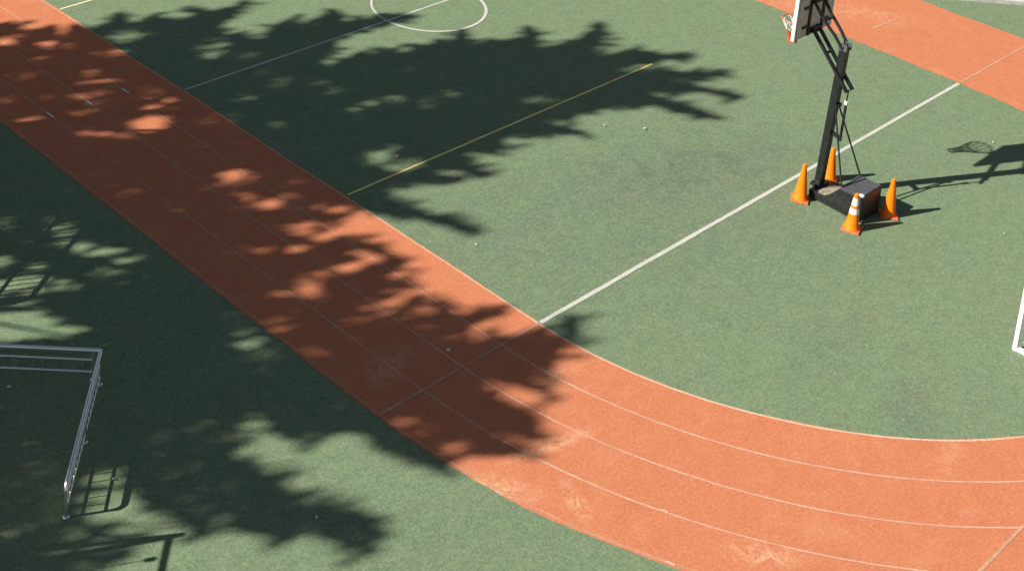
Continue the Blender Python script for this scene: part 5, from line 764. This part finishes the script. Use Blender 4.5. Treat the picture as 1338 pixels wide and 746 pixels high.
# ------------------------------------------------------------------ traffic cones round the stand
def make_cone(loc, rz, h, label, banded):
    root = thing('traffic_cone', (*loc, 0), label, 'traffic cone', 'orange cones round the basketball stand')
    m = MB()
    m.box((loc[0], loc[1], 0.016), (0.285, 0.285, 0.032), rz)
    m.build('base', ORANGE_BASE, root, bevel=0.012)
    rb, rt = 0.112, 0.03
    def rad(z): return rb + (rt - rb) * (z - 0.032) / (h - 0.032)
    zs = [0.032, 0.06]
    m = MB()
    m.lathe((*loc, 0), [(0.128, 0.030), (0.122, 0.05), (rad(0.075), 0.075), (rad(h * 0.5), h * 0.5), (rad(h - 0.03), h - 0.03), (rad(h - 0.03) * 0.98, h - 0.012), (rt * 0.8, h), (rt * 0.55, h - 0.004)], 32)
    m.build('body', ORANGE, root, smooth=True)
    if banded:
        for z0, z1 in ((0.30 * h / 0.64, 0.395 * h / 0.64), (0.445 * h / 0.64, 0.57 * h / 0.64)):
            b_ = MB()
            prof_ = [(rad(z0) + 0.0005, z0), (rad(z0) + 0.0025, z0), (rad(z1) + 0.0025, z1), (rad(z1) + 0.0005, z1)]
            vs, fs = [], []
            n_ = 32
            for r_, z_ in prof_:
                for k_ in range(n_):
                    t_ = 2 * math.pi * k_ / n_; vs.append((loc[0] + r_ * math.cos(t_), loc[1] + r_ * math.sin(t_), z_))
            for i in range(3):
                for k_ in range(n_): fs.append((i * n_ + k_, i * n_ + (k_ + 1) % n_, (i + 1) * n_ + (k_ + 1) % n_, (i + 1) * n_ + k_))
            b_.add(vs, fs); b_.build('white_band', BAND, root, smooth=True)
    return root
make_cone(pt('cone1'), math.radians(28), 0.65, 'plain orange cone beside the low sandy nose of the hoop base, on the left', False)
make_cone(pt('cone2'), math.radians(18), 0.635, 'orange cone with two white bands in front of the hoop base', True)
make_cone(pt('cone3'), math.radians(38), 0.665, 'plain orange cone standing in the shadow at the tall end of the hoop base', False)
make_cone(pt('cone4'), math.radians(12), 0.60, 'plain orange cone half hidden behind the pole of the hoop', False)

# ------------------------------------------------------------------ scraps lying about
def scrap(name, loc, size, col, label, cat, seed, lift=0.03):
    rs = random.Random(seed)
    n = 9
    m = MB()
    top = [(loc[0] + size * (0.75 + 0.5 * rs.random()) * math.cos(t), loc[1] + size * (0.5 + 0.4 * rs.random()) * math.sin(t), 0.012 + lift * rs.random()) for t in np.linspace(0, 2 * math.pi, n + 1)[:-1]]
    bot = [(x, y, z - 0.006) for x, y, z in top]
    cz = 0.012 + lift * 0.8
    vs = top + bot + [(loc[0], loc[1], cz), (loc[0], loc[1], cz - 0.008)]
    fs = [(i, (i + 1) % n, 2 * n) for i in range(n)] + [(n + (i + 1) % n, n + i, 2 * n + 1) for i in range(n)] + [(i, n + i, n + (i + 1) % n, (i + 1) % n) for i in range(n)]
    m.add(vs, fs)
    tag(m.build(name, simple(name + '_skin', col, 0.7, var=0.15, scale=60), origin=(loc[0], loc[1], 0)), label, cat)
scrap('paper_scrap', pt('s1'), 0.045, (0.75, 0.52, 0.44), 'pinkish paper scrap in a sunlit gap of the tree shadow near the yellow line', 'litter', 1)
scrap('paper_scrap', pt('s2'), 0.024, (0.80, 0.68, 0.52), 'small cream paper scrap on sunlit turf, left of its white twin', 'litter', 2)
scrap('paper_scrap', pt('s3'), 0.028, (0.85, 0.84, 0.80), 'small white paper scrap on sunlit turf between yellow line and hoop', 'litter', 3)
scrap('fallen_leaf', pt('s4'), 0.038, (0.62, 0.64, 0.42), 'curled pale green leaf lying on the shaded red track', 'leaf', 4)
scrap('paper_scrap', pt('s9'), 0.015, (0.85, 0.84, 0.80), 'white fleck on sunlit turf just above the shadow of the hoop', 'litter', 9)
scrap('paper_scrap', pt('s10'), 0.015, (0.85, 0.84, 0.80), 'white fleck on sunlit turf below the shadow of the backboard', 'litter', 10)
scrap('paper_scrap', pt('s5'), 0.012, (0.85, 0.84, 0.80), 'tiny white fleck on turf just inside the track straight', 'litter', 5)
scrap('paper_scrap', pt('s6'), 0.030, (0.60, 0.60, 0.56), 'grey paper scrap in the dark shade enclosed by the steel railing', 'litter', 6)
scrap('paper_scrap', pt('s7'), 0.020, (0.85, 0.84, 0.82), 'white fleck lying on the barred shadow beside the railing', 'litter', 7)
scrap('paper_scrap', pt('s8'), 0.014, (0.85, 0.84, 0.82), 'tiny white fleck in the tip of the tree shadow at bottom left', 'litter', 8)
